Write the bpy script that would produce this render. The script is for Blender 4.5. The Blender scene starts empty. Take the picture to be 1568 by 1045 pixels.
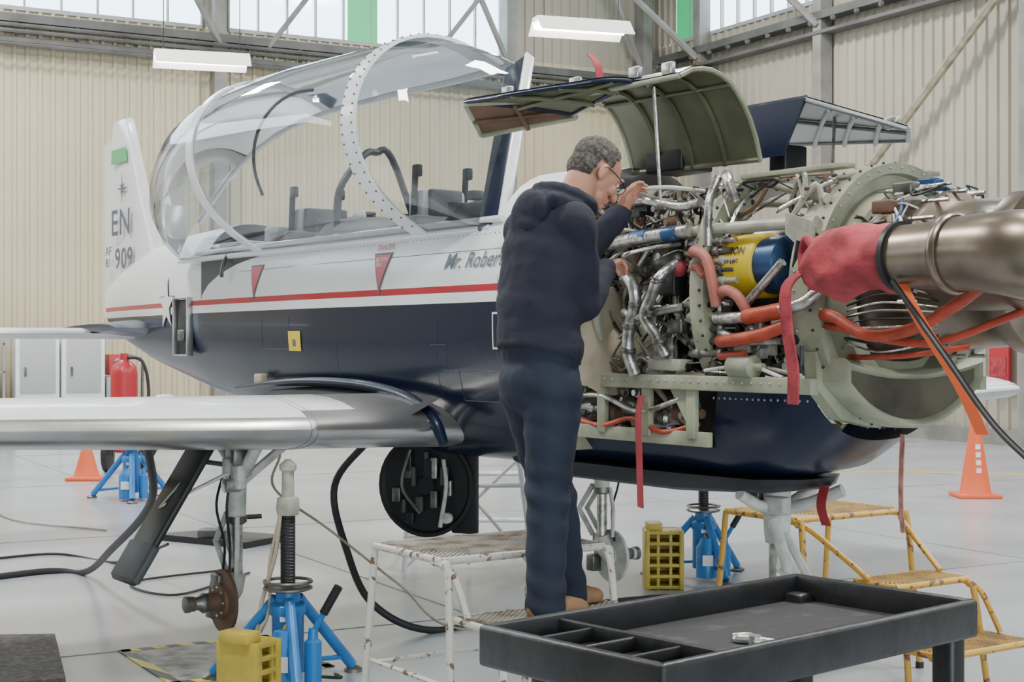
import bpy,bmesh,math,random
from mathutils import Vector,Matrix,Quaternion
random.seed(7)
pi=math.pi
def V(*a): return Vector(a)
UP=V(0,0,1)
# ------------------------------------------------------------------ materials
def mat(name,col,rough=.5,metal=0.,var=0.,scale=6.,bump=0.,bscale=40.,col2=None,emit=0.,coat=0.,lo=.4,hi=.65):
    m=bpy.data.materials.new(name); m.use_nodes=True
    nt=m.node_tree; n=nt.nodes; p=n['Principled BSDF']
    c=(*col,1)
    p.inputs['Base Color'].default_value=c
    p.inputs['Roughness'].default_value=rough
    p.inputs['Metallic'].default_value=metal
    if coat: p.inputs['Coat Weight'].default_value=coat; p.inputs['Coat Roughness'].default_value=.06
    if emit:
        p.inputs['Emission Color'].default_value=c; p.inputs['Emission Strength'].default_value=emit
    tc=n.new('ShaderNodeTexCoord')
    if var or col2:
        nz=n.new('ShaderNodeTexNoise'); nz.inputs['Scale'].default_value=scale; nz.inputs['Detail'].default_value=6
        nt.links.new(tc.outputs['Object'],nz.inputs['Vector'])
        rp=n.new('ShaderNodeValToRGB'); rp.color_ramp.elements[0].position=lo; rp.color_ramp.elements[1].position=hi
        rp.color_ramp.elements[0].color=c
        d=col2 if col2 else tuple(max(0,x*(1-var)) for x in col)
        rp.color_ramp.elements[1].color=(*d,1)
        nt.links.new(nz.outputs['Fac'],rp.inputs['Fac']); nt.links.new(rp.outputs['Color'],p.inputs['Base Color'])
    if bump:
        nb=n.new('ShaderNodeTexNoise'); nb.inputs['Scale'].default_value=bscale; nb.inputs['Detail'].default_value=4
        nt.links.new(tc.outputs['Object'],nb.inputs['Vector'])
        b=n.new('ShaderNodeBump'); b.inputs['Strength'].default_value=bump; b.inputs['Distance'].default_value=.01
        nt.links.new(nb.outputs['Fac'],b.inputs['Height']); nt.links.new(b.outputs['Normal'],p.inputs['Normal'])
    return m
NAVYC=(.008,.014,.036)
white=mat('white_paint',(.80,.81,.82),.25,coat=.4,var=.05)
navy=mat('navy_paint',NAVYC,.28,coat=.15); navy.node_tree.nodes['Principled BSDF'].inputs['IOR'].default_value=1.35
red=mat('red_paint',(.45,.03,.04),.35)
alu=mat('brushed_aluminium',(.56,.55,.53),.30,.85,var=.2,scale=3)
silver=mat('silver_pipe',(.56,.55,.52),.3,.85,var=.6,scale=18,bump=.35,bscale=60)
steel=mat('dull_steel',(.24,.23,.21),.4,.8,var=.5,scale=10)
exh=mat('exhaust_steel',(.27,.22,.17),.33,.9,var=.35,scale=5)
olive=mat('olive_primer',(.35,.36,.25),.45,var=.35,scale=6)
olived=mat('olive_dark_primer',(.14,.145,.08),.5,var=.3,scale=5)
tan=mat('tan_duct',(.42,.36,.26),.5,var=.4,scale=6)
blackp=mat('black_paint',(.012,.012,.014),.45)
bay_backing=mat('dark_bay_backing',(.05,.045,.035),.6,var=.6,scale=12)  # dark colour for the flat sheets added behind the plumbing
rubber=mat('black_rubber',(.02,.02,.022),.55)
orange=mat('red_orange_firesleeve',(.48,.065,.03),.5,var=.35,scale=14,bump=.2)
salmon=mat('salmon_hose',(.55,.18,.14),.5,var=.3)
yellow=mat('yellow_drum',(.72,.52,.03),.4)
blue=mat('blue_anodised',(.04,.10,.24),.35,.4,var=.4)
brown=mat('rust_brown',(.17,.095,.055),.6,var=.4)
redcloth=mat('red_cover_cloth',(.48,.06,.075),.8,var=.45,scale=10,bump=.9,bscale=20)
redrib=mat('red_streamer_ribbon',(.38,.03,.04),.7,var=.2)
orangerib=mat('orange_ribbon',(.80,.14,.04),.6)
gearw=mat('gear_white_enamel',(.60,.60,.55),.4,var=.3,scale=14)
cream=mat('cream_tube',(.46,.45,.36),.4,var=.35,scale=14)
walk=mat('walkway_grit',(.025,.027,.03),.8)
jackblue=mat('jack_blue_enamel',(.03,.20,.55),.35,var=.2)
def livery():
    m=bpy.data.materials.new('aircraft_livery'); m.use_nodes=True; nt=m.node_tree; n=nt.nodes; p=n['Principled BSDF']
    tc=n.new('ShaderNodeTexCoord'); sx=n.new('ShaderNodeSeparateXYZ'); nt.links.new(tc.outputs['Object'],sx.inputs[0])
    mp=n.new('ShaderNodeMapRange'); mp.inputs['From Min'].default_value=1.; mp.inputs['From Max'].default_value=2.5
    nt.links.new(sx.outputs['Z'],mp.inputs['Value'])
    rp=n.new('ShaderNodeValToRGB'); cr=rp.color_ramp; cr.interpolation='CONSTANT'
    cr.elements[0].position=0; cr.elements[0].color=(*NAVYC,1)
    cr.elements[1].position=.527; cr.elements[1].color=(.8,.81,.83,1)
    e=cr.elements.new(.562); e.color=(.42,.02,.035,1)
    e=cr.elements.new(.585); e.color=(.8,.81,.83,1)
    nt.links.new(mp.outputs[0],rp.inputs['Fac']); nt.links.new(rp.outputs['Color'],p.inputs['Base Color'])
    p.inputs['Roughness'].default_value=.26; p.inputs['IOR'].default_value=1.33; p.inputs['Coat Weight'].default_value=.12; p.inputs['Coat Roughness'].default_value=.05
    return m
liv=livery()
def glassmat():
    m=bpy.data.materials.new('canopy_acrylic'); m.use_nodes=True; nt=m.node_tree; n=nt.nodes
    n.remove(n['Principled BSDF']); out=n['Material Output']
    tr=n.new('ShaderNodeBsdfTransparent'); tr.inputs[0].default_value=(.80,.84,.87,1)
    gl=n.new('ShaderNodeBsdfGlossy'); gl.inputs['Roughness'].default_value=.03
    df=n.new('ShaderNodeBsdfDiffuse'); df.inputs[0].default_value=(.6,.72,.85,1)
    fr=n.new('ShaderNodeFresnel'); fr.inputs[0].default_value=1.75
    m1=n.new('ShaderNodeMixShader'); m2=n.new('ShaderNodeMixShader'); m2.inputs[0].default_value=.03
    nt.links.new(fr.outputs[0],m1.inputs[0]); nt.links.new(tr.outputs[0],m1.inputs[1]); nt.links.new(gl.outputs[0],m1.inputs[2])
    nt.links.new(m1.outputs[0],m2.inputs[1]); nt.links.new(df.outputs[0],m2.inputs[2]); nt.links.new(m2.outputs[0],out.inputs[0])
    return m
glass=glassmat()
# ------------------------------------------------------------------ builder
def empty(name):
    e=bpy.data.objects.new(name,None); bpy.context.scene.collection.objects.link(e); e.empty_display_size=.2; return e
def crom(pts,res=6):
    pts=[Vector(p) for p in pts]
    if len(pts)<3 or res<2: return pts
    P=[pts[0]*2-pts[1]]+pts+[pts[-1]*2-pts[-2]]
    o=[]
    for i in range(1,len(P)-2):
        for k in range(res):
            t=k/res; a,b,c,d=P[i-1],P[i],P[i+1],P[i+2]
            o.append(.5*((2*b)+(c-a)*t+(2*a-5*b+4*c-d)*t*t+(3*b-a-3*c+d)*t**3))
    o.append(pts[-1]); return o
def perp(d):
    d=d.normalized(); a=UP if abs(d.z)<.9 else V(1,0,0)
    x=d.cross(a).normalized(); return x,d.cross(x).normalized()
class M:
    def __init__(s,name,parent=None): s.bm=bmesh.new(); s.mats=[]; s.name=name; s.parent=parent
    def mi(s,m):
        if m not in s.mats: s.mats.append(m)
        return s.mats.index(m)
    def f(s,vs,m,sm=False):
        try: f=s.bm.faces.new(vs)
        except ValueError: return None
        f.material_index=s.mi(m); f.smooth=sm; return f
    def box(s,c,size,m,ax=None,bev=0.):
        X,Y,Z=ax if ax else (V(1,0,0),V(0,1,0),V(0,0,1)); c=Vector(c)
        hx,hy,hz=[q/2 for q in size]
        v=[s.bm.verts.new(c+X*hx*i+Y*hy*j+Z*hz*k) for i in(-1,1) for j in(-1,1) for k in(-1,1)]
        fs=[s.f([v[i] for i in q],m) for q in((0,1,3,2),(4,6,7,5),(0,4,5,1),(2,3,7,6),(0,2,6,4),(1,5,7,3))]
        if bev>0:
            bev=min(bev,min(size)*.45)
            ed=list({e for f in fs for e in f.edges})
            bmesh.ops.bevel(s.bm,geom=ed,offset=bev,segments=2,affect='EDGES',profile=.5,material=s.mi(m))
    def rings(s,rs,m,caps=True,sm=True,closed=True):
        vr=[[s.bm.verts.new(p) for p in r] for r in rs]
        n=len(vr[0])
        for k in range(len(vr)-1):
            a,b=vr[k],vr[k+1]
            for i in range(n if closed else n-1):
                j=(i+1)%n
                s.f([a[i],a[j],b[j],b[i]],m,sm)
        if caps:
            s.f(list(reversed(vr[0])),m); s.f(vr[-1],m)
        return vr
    def tube(s,pts,r,m,seg=8,res=5,caps=True):
        n0=len(pts); P=crom(pts,res)
        rr=(lambda i:r) if not isinstance(r,(list,tuple)) else (lambda i:(lambda q,k:r[k]*(1-(q-k))+r[min(k+1,n0-1)]*(q-k))(i/(len(P)-1)*(n0-1),int(min(i/(len(P)-1)*(n0-1),n0-1))))
        d=(P[1]-P[0]).normalized(); x,y=perp(d); rs=[]
        for i,p in enumerate(P):
            dn=(P[min(i+1,len(P)-1)]-P[max(i-1,0)])
            if dn.length>1e-7:
                dn.normalize(); q=d.rotation_difference(dn); x=q@x; y=q@y; d=dn
            rs.append([p+(x*math.cos(2*pi*k/seg)+y*math.sin(2*pi*k/seg))*rr(i) for k in range(seg)])
        s.rings(rs,m,caps)
    def cyl(s,a,b,r,m,r1=None,seg=16): 
        a=Vector(a);b=Vector(b); s.lathe(a,(b-a),[(0,r),((b-a).length,r if r1 is None else r1)],m,seg)
    def lathe(s,o,ax,prof,m,seg=24,caps=True):
        o=Vector(o); ax=Vector(ax).normalized(); x,y=perp(ax)
        rs=[[o+ax*t+(x*math.cos(2*pi*k/seg)+y*math.sin(2*pi*k/seg))*max(r,.0005) for k in range(seg)] for t,r in prof]
        s.rings(rs,m,caps)
    def ell(s,c,rad,m,ax=None,seg=16,rg=10):
        X,Y,Z=ax if ax else (V(1,0,0),V(0,1,0),V(0,0,1)); c=Vector(c)
        rs=[]
        for i in range(rg+1):
            a=-pi/2+pi*i/rg; cr=max(math.cos(a),.01)
            rs.append([c+X*rad[0]*cr*math.cos(2*pi*k/seg)+Y*rad[1]*cr*math.sin(2*pi*k/seg)+Z*rad[2]*math.sin(a) for k in range(seg)])
        s.rings(rs,m)
    def poly(s,pts,vec,m,sm=False):
        pts=[Vector(p) for p in pts]; vec=Vector(vec)
        s.rings([pts,[p+vec for p in pts]],m,True,sm)
    def done(s,ang=38,recalc=True):
        if recalc: bmesh.ops.recalc_face_normals(s.bm,faces=s.bm.faces[:])
        me=bpy.data.meshes.new(s.name); s.bm.to_mesh(me); s.bm.free()
        for m in s.mats: me.materials.append(m)
        try: me.set_sharp_from_angle(angle=math.radians(ang))
        except Exception: pass
        o=bpy.data.objects.new(s.name,me); bpy.context.scene.collection.objects.link(o)
        if s.parent: o.parent=s.parent
        return o
def organic(name,prims,vox,mats,parent=None,smooth=3,fm=None,disp=None):
    bm=bmesh.new()
    for p in prims:
        if p[0]=='e':
            _,c,rad,ax=p; X,Y,Z=ax if ax else (V(1,0,0),V(0,1,0),V(0,0,1))
            mt=Matrix(((X.x*rad[0],Y.x*rad[1],Z.x*rad[2],c[0]),(X.y*rad[0],Y.y*rad[1],Z.y*rad[2],c[1]),(X.z*rad[0],Y.z*rad[1],Z.z*rad[2],c[2]),(0,0,0,1)))
            bmesh.ops.create_icosphere(bm,subdivisions=3,radius=1,matrix=mt)
        else:
            _,a,b,r0,r1=p; a=Vector(a);b=Vector(b); d=b-a
            q=d.to_track_quat('Z','Y').to_matrix().to_4x4()
            bmesh.ops.create_cone(bm,cap_ends=True,segments=24,radius1=r0,radius2=r1,depth=d.length,matrix=Matrix.Translation((a+b)/2)@q)
            bmesh.ops.create_icosphere(bm,subdivisions=2,radius=r0*1.01,matrix=Matrix.Translation(a))
            bmesh.ops.create_icosphere(bm,subdivisions=2,radius=r1*1.01,matrix=Matrix.Translation(b))
    me=bpy.data.meshes.new(name+'_src'); bm.to_mesh(me); bm.free()
    o=bpy.data.objects.new(name,me); bpy.context.scene.collection.objects.link(o)
    r=o.modifiers.new('r','REMESH'); r.mode='VOXEL'; r.voxel_size=vox
    sm=o.modifiers.new('s','SMOOTH'); sm.iterations=smooth; sm.factor=.5
    for i,(sz,st) in enumerate(disp or []):
        tx=bpy.data.textures.new(name+'_fold%d'%i,'CLOUDS'); tx.noise_scale=sz; tx.noise_depth=1
        dm=o.modifiers.new('d','DISPLACE'); dm.texture=tx; dm.strength=st; dm.mid_level=.5; dm.texture_coords='LOCAL'
    dg=bpy.context.evaluated_depsgraph_get(); dg.update()
    nm=bpy.data.meshes.new_from_object(o.evaluated_get(dg)); o.modifiers.clear(); o.data=nm
    nm.materials.clear()
    for m in mats: nm.materials.append(m)
    for f in nm.polygons:
        f.use_smooth=True
        f.material_index=fm(f.center) if fm else 0
    if parent: o.parent=parent
    return o
# ------------------------------------------------------------------ room
C=V(3.0,31.5,0); W1=V(.876,.482,0).normalized(); W2=V(.482,-.876,0).normalized()
NA=W2.copy(); NB=-W1; DA=-W1
wallm=mat('cream_corrugated_steel',(.64,.56,.39),.5,var=.14,scale=.5,lo=.3,hi=.7)
wallg=mat('grey_cream_corrugated_steel',(.46,.42,.34),.5,var=.2,scale=.5,lo=.3,hi=.7)
beamm=mat('painted_steel_beam',(.13,.13,.125),.55,var=.35,scale=2)
postm=mat('painted_steel_post',(.30,.29,.27),.55,var=.3,scale=2)
conc=mat('hangar_floor_concrete',(.41,.44,.475),.24,var=.18,scale=.9,bump=.05,bscale=8,lo=.35,hi=.7)
roofm=mat('roof_deck',(.42,.41,.38),.7)
def corr(m,P0,D,N,k0,k1,z0,z1,mt,per=.21,dep=.04):
    k=k0; prof=[]
    while k<k1:
        for a,b in((0,0),(.55,0),(.65,1),(.9,1)):
            kk=min(k+a*per,k1); prof.append((kk,b*dep))
        k+=per
    prof.append((k1,0))
    m.rings([[P0+D*a+N*b+UP*z for a,b in prof] for z in(z0,z1)],mt,False,False,closed=False)
wa=M('wall_back')
corr(wa,C,DA,NA,0,44,0,7.2,wallm)
corr(wa,C,DA,NA,0,3.7,7.2,10.5,wallg)
corr(wa,C,DA,NA,3.7,44,9.6,10.5,wallg)
corr(wa,C,DA,NA,9.25,9.75,7.2,9.6,wallg)
wa.done(recalc=False)
wb=M('wall_right')
corr(wb,C,W2,NB,0,40,0,7.7,wallg,per=.23)
corr(wb,C,W2,NB,0,.8,7.7,10.5,wallg)
corr(wb,C,W2,NB,.8,40,9.6,10.5,wallg)
corr(wb,C,W2,NB,5.4,7.6,7.7,9.6,wallg)
wb.done(recalc=False)
wl=M('wall_left'); corr(wl,C+DA*44,W2,W1,0,40,0,10.5,wallm,per=.4); wl.done(recalc=False)
wf=M('wall_front')
P4=C+W2*40
corr(wf,P4,DA,-W2,0,10,0,10.5,wallm,per=.4); corr(wf,P4,DA,-W2,28,44,0,10.5,wallm,per=.4); corr(wf,P4,DA,-W2,10,28,6,10.5,wallm,per=.4)
wf.done(recalc=False)
fl=M('floor'); fl.box(C-W1*22+W2*20-UP*.1,(46,42,.2),conc,(W1,W2,UP)); fl.done()
ce=M('ceiling'); ce.box(C-W1*22+W2*20+UP*10.62,(46,42,.2),roofm,(W1,W2,UP)); ce.done()
pane=bpy.data.materials.new('window_pane'); pane.use_nodes=True
nt=pane.node_tree; n=nt.nodes; n.remove(n['Principled BSDF'])
tr=n.new('ShaderNodeBsdfTransparent'); gl=n.new('ShaderNodeBsdfGlossy'); gl.inputs[1].default_value=.1; mx=n.new('ShaderNodeMixShader'); mx.inputs[0].default_value=.05
tr.inputs[0].default_value=(.93,.98,1,1)
nt.links.new(tr.outputs[0],mx.inputs[1]); nt.links.new(gl.outputs[0],mx.inputs[2]); nt.links.new(mx.outputs[0],n['Material Output'].inputs[0])
green=mat('green_glazing',(.04,.50,.18),.4,emit=.7)  # slight emission stands in for daylight coming through the green panels
winf=mat('window_frame_grey',(.42,.45,.45),.5)
def window(name,P0,D,N,k0,k1,z0,z1,step,greens=()):
    w=M(name); L=k1-k0; c=P0+D*(k0+k1)/2+UP*(z0+z1)/2
    ax=(D,N,UP)
    w.box(c-N*.05,(L,.02,z1-z0),pane,ax)
    nn=max(1,round(L/step))
    for i in range(nn+1):
        w.box(P0+D*(k0+L*i/nn)+UP*(z0+z1)/2,(.03,.08,z1-z0),winf,ax)
    for zz in(z0,z1): w.box(P0+D*(k0+k1)/2+UP*zz,(L,.1,.07),winf,ax)
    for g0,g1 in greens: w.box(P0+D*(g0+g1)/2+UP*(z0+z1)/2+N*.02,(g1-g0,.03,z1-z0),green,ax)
    w.done()
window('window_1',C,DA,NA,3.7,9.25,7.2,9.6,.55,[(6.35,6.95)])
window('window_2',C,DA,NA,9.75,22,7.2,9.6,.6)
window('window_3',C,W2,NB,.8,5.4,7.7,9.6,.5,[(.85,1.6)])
window('window_4',C,W2,NB,7.6,20,7.7,9.6,.6)
sf=M('trim_1')
for k in(0.4,3.6,9.5,15.5,21.5): sf.box(C+DA*k+NA*.18+UP*5.2,(.22,.3,10.4),postm,(DA,NA,UP))
for z,h in((6.98,.14),(6.62,.09),(9.6,.12)): sf.box(C+DA*20+NA*.2+UP*z,(40,.3,h),beamm,(DA,NA,UP))
for z in(6.84,6.52,6.74): sf.tube([C+DA*.2+NA*.42+UP*z,C+DA*30+NA*.42+UP*z],.035,beamm,6,1)
for k in range(1,40): sf.box(C+DA*k+NA*.3+UP*6.8,(.06,.05,.3),beamm,(DA,NA,UP))
sf.box(C+DA*20+NA*.1+UP*.12,(40,.06,.24),postm,(DA,NA,UP))
for k in(0.4,3.6,9.5,15.5):
    sf.tube([C+DA*k+NA*.3+UP*6.9,C+DA*(k+2.6)+NA*1.6+UP*10.4],.06,postm,6,1)
    sf.tube([C+DA*(k+5)+NA*.3+UP*6.9,C+DA*(k+2.6)+NA*1.6+UP*10.4],.05,postm,6,1)
sf.done()
sg=M('trim_2')
for k in(1.9,5.5,10.2,15): sg.box(C+W2*k+NB*.18+UP*5.2,(.22,.26,10.4),postm,(W2,NB,UP))
for z,h in((7.35,.14),(7.05,.06)): sg.box(C+W2*20+NB*.2+UP*z,(39,.28,h),beamm,(W2,NB,UP))
for k in range(1,60): sg.ell(C+W2*(.6*k)+NB*.36+UP*7.22,(.06,.06,.05),beamm,None,6,4)
sg.tube([C+W2*10.2+NB*.3+UP*7.3,C+W2*6.2+NB*.3+UP*4.0],.07,tan,6,1)
sg.tube([C+W2*10.1+NB*.3+UP*7.8,C+W2*7.2+NB*.3+UP*10.3],.07,postm,6,1)
sg.tube([C+W2*1.9+NB*.3+UP*7.1,C+W2*4.0+NB*.3+UP*5.6],.06,brown,6,1)
sg.box(C+W2*20+NB*.1+UP*.12,(39,.06,.24),postm,(W2,NB,UP))
for k in(1.9,5.5,10.2):
    sg.tube([C+W2*k+NB*.3+UP*7.2,C+W2*(k-1.6)+NB*3.2+UP*10.4],.07,postm,6,1)
sg.done()
tubem=mat('fluorescent_tube',(1,.99,.96),.3,emit=26)
lampw=mat('lamp_housing_glow',(.84,.82,.76),.4,emit=1.3)  # housing glows by itself, standing in for tube light falling on it
for (x,y,z) in((-4.13,20,5.36),(.88,19,5.58),(9,14,7.5),(-9,12,7.5),(0,8,7.5)):  # last three lamps are added out of view to brighten the hall
    L=M('fluorescent_lamp'); ax=(V(.95,.3,0).normalized(),V(-.3,.95,0).normalized(),UP); c=V(x,y,z)
    L.box(c+UP*.06,(1.25,.2,.06),lampw,ax,.01)
    for sgn in(-1,1):
        L.poly([c+ax[1]*sgn*.1+UP*.05-ax[0]*.62,c+ax[1]*sgn*.26-UP*.11-ax[0]*.62,c+ax[1]*sgn*.27-UP*.10-ax[0]*.62,c+ax[1]*sgn*.11+UP*.07-ax[0]*.62],ax[0]*1.24,lampw)
        L.cyl(c+ax[1]*sgn*.07-ax[0]*.6-UP*.03,c+ax[1]*sgn*.07+ax[0]*.6-UP*.03,.030,tubem,seg=10)
        L.tube([c+ax[0]*sgn*.5+UP*.08,c+ax[0]*sgn*.5+UP*(10.46-z)],.006,blackp,5,1)
    L.done()
def area(name,loc,size,power,rot=(0,0,0),col=(1,.985,.955)):
    l=bpy.data.lights.new(name,'AREA'); l.size=size; l.energy=power; l.color=col
    o=bpy.data.objects.new(name,l); o.location=loc; o.rotation_euler=rot; bpy.context.scene.collection.objects.link(o); return o
for x,y,p in((-8,20,950),(2,23,900),(-6,9,900),(4,8,900),(10,15,700),(-1,2,650),(-14,14,700)):
    area('added_fill_light',(x,y,9.8),1.6,p)  # unseen area lights, added under the roof as fill for the hall
w=bpy.data.worlds.new('sky'); bpy.context.scene.world=w; w.use_nodes=True
bg=w.node_tree.nodes['Background']; bg.inputs[0].default_value=(.80,.92,1,1); bg.inputs[1].default_value=7.0
# ------------------------------------------------------------------ aircraft
AX=V(.58,-.815,0).normalized(); LT=V(-.815,-.58,0).normalized()
def A(t,w,z): return V(1.49,5.9,0)-AX*t+LT*w+UP*z
AXS=(AX,LT,UP)
plane=empty('airplane')
ST=[(0,.47,1.24,2.30),(.25,.485,1.08,2.36),(.6,.49,1.0,2.4),(1.5,.49,.99,2.42),(2.0,.5,.98,2.45),(3,.5,.97,2.45),(4,.5,1.02,2.45),(5,.46,1.12,2.42),(5.9,.40,1.22,2.42),(6.6,.32,1.33,2.40),(7.3,.23,1.44,2.34),(8.0,.13,1.60,2.2),(8.45,.05,1.75,2.05)]
def stn(t):
    t=max(0,min(8.45,t))
    for i in range(len(ST)-1):
        if ST[i][0]<=t<=ST[i+1][0]:
            q=(t-ST[i][0])/(ST[i+1][0]-ST[i][0])
            return tuple(ST[i][k]*(1-q)+ST[i+1][k]*q for k in(1,2,3))
NN=2.4
def skw(t,z):
    hw,zb,zt=stn(t); zc=(zb+zt)/2; hz=(zt-zb)/2; q=min(1,abs((z-zc)/hz)); return hw*(1-q**NN)**(1/NN)
def arc(t,zlo,n,top=False,off=0):
    hw,zb,zt=stn(t); hw+=off; zb-=off; zt+=off; zc=(zb+zt)/2; hz=(zt-zb)/2
    q=(zlo-zc)/hz; a0=math.asin(min(1,abs(q)**(NN/2)))*(1 if q>=0 else -1)
    r=[]
    for i in range(n+1):
        a=(a0+(-pi-2*a0)*i/n) if not top else (a0+(pi-2*a0)*i/n)
        c,s_=math.cos(a),math.sin(a)
        r.append(A(t,hw*abs(c)**(2/NN)*(1 if c>=0 else -1),zc+hz*abs(s_)**(2/NN)*(1 if s_>=0 else -1)))
    return r
fu=M('fuselage_shell',plane)
def sill(t): 
    hw,zb,zt=stn(t); return min(2.2,zb+(zt-zb)*.86)
ts=[1.5+i*(8.45-1.5)/56 for i in range(57)]
fu.rings([arc(t,sill(t),44) for t in ts],liv,False,True,closed=False)
fu.rings([arc(t,sill(t),14,True) for t in [1.5,1.65,1.8,1.95,2.1]],liv,False,True,closed=False)
fu.rings([arc(t,sill(t),14,True) for t in [5.7+i*(8.45-5.7)/20 for i in range(21)]],liv,False,True,closed=False)
fu.f([fu.bm.verts.new(p) for p in arc(8.45,sill(8.45),20)],liv)
fu.rings([arc(t,1.40,30) for t in(0.05,.12,.25,.4,.5)],navy,False,True,closed=False)
fu.rings([arc(t,1.40-min(1,(t-.5)/.12)*.24,30) for t in(.5,.56,.62,.8,1,1.25,1.5)],navy,False,True,closed=False)
for i in range(16): fu.ell(A(.08+i*.03,skw(.08+i*.03,1.37)+.001,1.37),(.006,.004,.006),silver,AXS,6,4)
fu.rings([[A(t,w_,z) for w_,z in((-ww,1.03),(-ww*.9,zz+.02),(-ww*.7,zz),(ww*.7,zz),(ww*.9,zz+.02),(ww,1.03))] for t,ww,zz in((.38,.10,1.0),(.5,.26,.97),(1.0,.30,.945),(1.8,.30,.945),(2.3,.2,.97))],blackp,True,False)
fu.done(60)
ck=M('cockpit_interior',plane)
dark=mat('cockpit_dark_grey',(.07,.075,.08),.6); seatm=mat('seat_grey',(.16,.17,.16),.7,var=.3); lgrey=mat('cockpit_light_grey',(.45,.46,.46),.5)
ck.box(A(3.9,0,1.72),(3.6,.8,.04),dark,AXS)
ck.box(A(2.12,0,1.95),(.04,.84,.46),dark,AXS); ck.box(A(5.72,0,1.95),(.04,.74,.46),dark,AXS)
for s_ in(-1,1): ck.box(A(3.9,s_*.40,2.0),(3.5,.03,.40),dark,AXS)
for t0 in(3.25,4.75):
    ck.box(A(t0+.02,0,2.0),(.14,.42,.62),seatm,AXS,.02); ck.box(A(t0-.2,0,1.85),(.45,.42,.12),seatm,AXS,.03)
    ck.box(A(t0+.06,0,2.36),(.16,.30,.2),lgrey,AXS,.03); ck.box(A(t0-.02,0,2.38),(.06,.22,.16),dark,AXS,.02)
    for s_ in(-1,1):
        ck.tube([A(t0+.05,s_*.17,2.2),A(t0+.02,s_*.17,2.55)],.02,blackp,6,1); ck.box(A(t0+.0,s_*.17,2.56),(.06,.04,.07),blackp,AXS,.01)
for t0 in(2.45,3.9):
    ck.rings([[A(t0+dt,w_,2.18+hh*math.cos(w_/.42*pi/2)**.5 if abs(w_)<.42 else 2.18) for w_ in(-.42,-.3,-.15,0,.15,.3,.42)] for dt,hh in((-.22,.08),(0,.17),(.2,.19))],blackp if t0<3 else seatm,False,True,closed=False)
    ck.box(A(t0+.2,0,2.2),(.03,.7,.26),dark,AXS,.01)
    ck.ell(A(t0+.12,.1,2.34),(.06,.05,.06),lgrey,AXS,10,6)
    for q in(-.2,.05,.25): ck.box(A(t0+.1,q,2.36),(.07,.07,.05),random.choice([blackp,seatm]),AXS,.01)
ck.tube([A(3.95,.3,2.2),A(3.95,.28,2.5),A(3.98,.1,2.72),A(4,0,2.75),A(3.98,-.1,2.72),A(3.95,-.3,2.2)],.022,blackp,8)
ck.box(A(5.45,0,2.24),(.5,.6,.06),lgrey,AXS,.02); ck.box(A(4.98,0,2.26),(.1,.5,.18),lgrey,AXS,.02)
ck.done()
tr_=M('canopy_rail_trim',plane); riv=mat('rivet_grey',(.35,.36,.37),.5,.3)  # rivet heads in plain mid-grey metal
tr_.tube([A(t,.425,2.2) for t in(2.05,3,4,5,5.7)],.018,white,8); tr_.tube([A(t,-.425,2.2) for t in(2.05,3,4,5,5.7)],.018,white,8)
for i in range(95):
    t=2.05+i*.04; p=A(t,skw(t,2.13)+.001,2.13); tr_.box(p,(.006,.003,.006),riv,AXS)
seam=mat('panel_seam',(.10,.12,.16),.5); seamd=mat('panel_seam_dark',(.03,.04,.06),.5)
def seamline(t0,z0,t1,z1):
    P=[(t0+(t1-t0)*i/8,z0+(z1-z0)*i/8) for i in range(9)]
    tr_.tube([A(t,skw(t,z)-.0005,z) for t,z in P],.0018,seamd if max(z0,z1)<1.8 else seam,4,1)
for q in((2.55,1.2,2.55,1.72),(3.6,1.35,3.6,1.78),(2.0,1.15,2.0,2.15),(2.0,1.45,2.5,1.45),(2.35,1.3,2.35,1.45),(2.0,1.3,2.35,1.3),(2.45,1.45,2.45,1.58),(2.6,1.58,2.45,1.58),(5.0,2.05,2.0,2.05),(4.2,1.55,4.6,1.55),(4.2,1.75,4.2,1.55),(4.6,1.75,4.6,1.55)): seamline(*q)
tr_.done()
PH=math.radians(63); HW,HZ=.42,2.16
def cs(t,ws,hs,n=20,off=0,wd=1.03,h=.74,dt=0):
    r=[]
    for i in range(n+1):
        a=pi*i/n; u=wd*ws*(1-math.cos(a))/2; v=h*hs*max(math.sin(a),0)**.8
        if off:
            v+=off*math.sin(a); u+=off*-math.cos(a)
        r.append(A(t+dt*(i/n),HW-u*math.cos(PH)+v*math.sin(PH),HZ+u*math.sin(PH)+v*math.cos(PH)))
    return r
CST=[(2.16,1,.04,.42),(2.28,1,.40,.33),(2.45,1,.72,.22),(2.72,1,.95,.05),(3.2,1,1,0),(3.9,1.02,1.02,0),(4.7,1.02,1.02,0),(5.05,.99,.98,0),(5.35,.93,.92,0),(5.6,.84,.82,0),(5.8,.70,.66,0),(5.93,.5,.42,0),(6.0,.3,.04,0)]
gl_=M('canopy_glass',plane); gl_.rings([cs(t,a,b,dt=d) for t,a,b,d in CST],glass,False,True,closed=False); gl_.done(80,False)
cf=M('canopy_frame',plane)
def band(t0,t1,ws,hs,m):
    a=cs(t0,ws,hs,28,.012);b=cs(t1,ws,hs,28,.012); c=cs(t1,ws,hs,28,-.006); d=cs(t0,ws,hs,28,-.006)
    for X,Y in((a,b),(b,c),(c,d),(d,a)): cf.rings([X,Y],m,False,True,closed=False)
band(2.72,2.85,1,.96,white); band(4.66,4.75,1.02,1.02,white)
for t0,hs in((2.735,.96),(2.835,.96)):
    for p in cs(t0,1,hs,34,.014)[1:-1]: cf.ell(p,(.006,.006,.006),seam,None,6,4)
cf.tube([cs(t,a,b,dt=d)[-1] for t,a,b,d in CST],.02,white,8,3); cf.tube([cs(t,a,b,dt=d)[0] for t,a,b,d in CST],.02,white,8,3)
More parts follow.
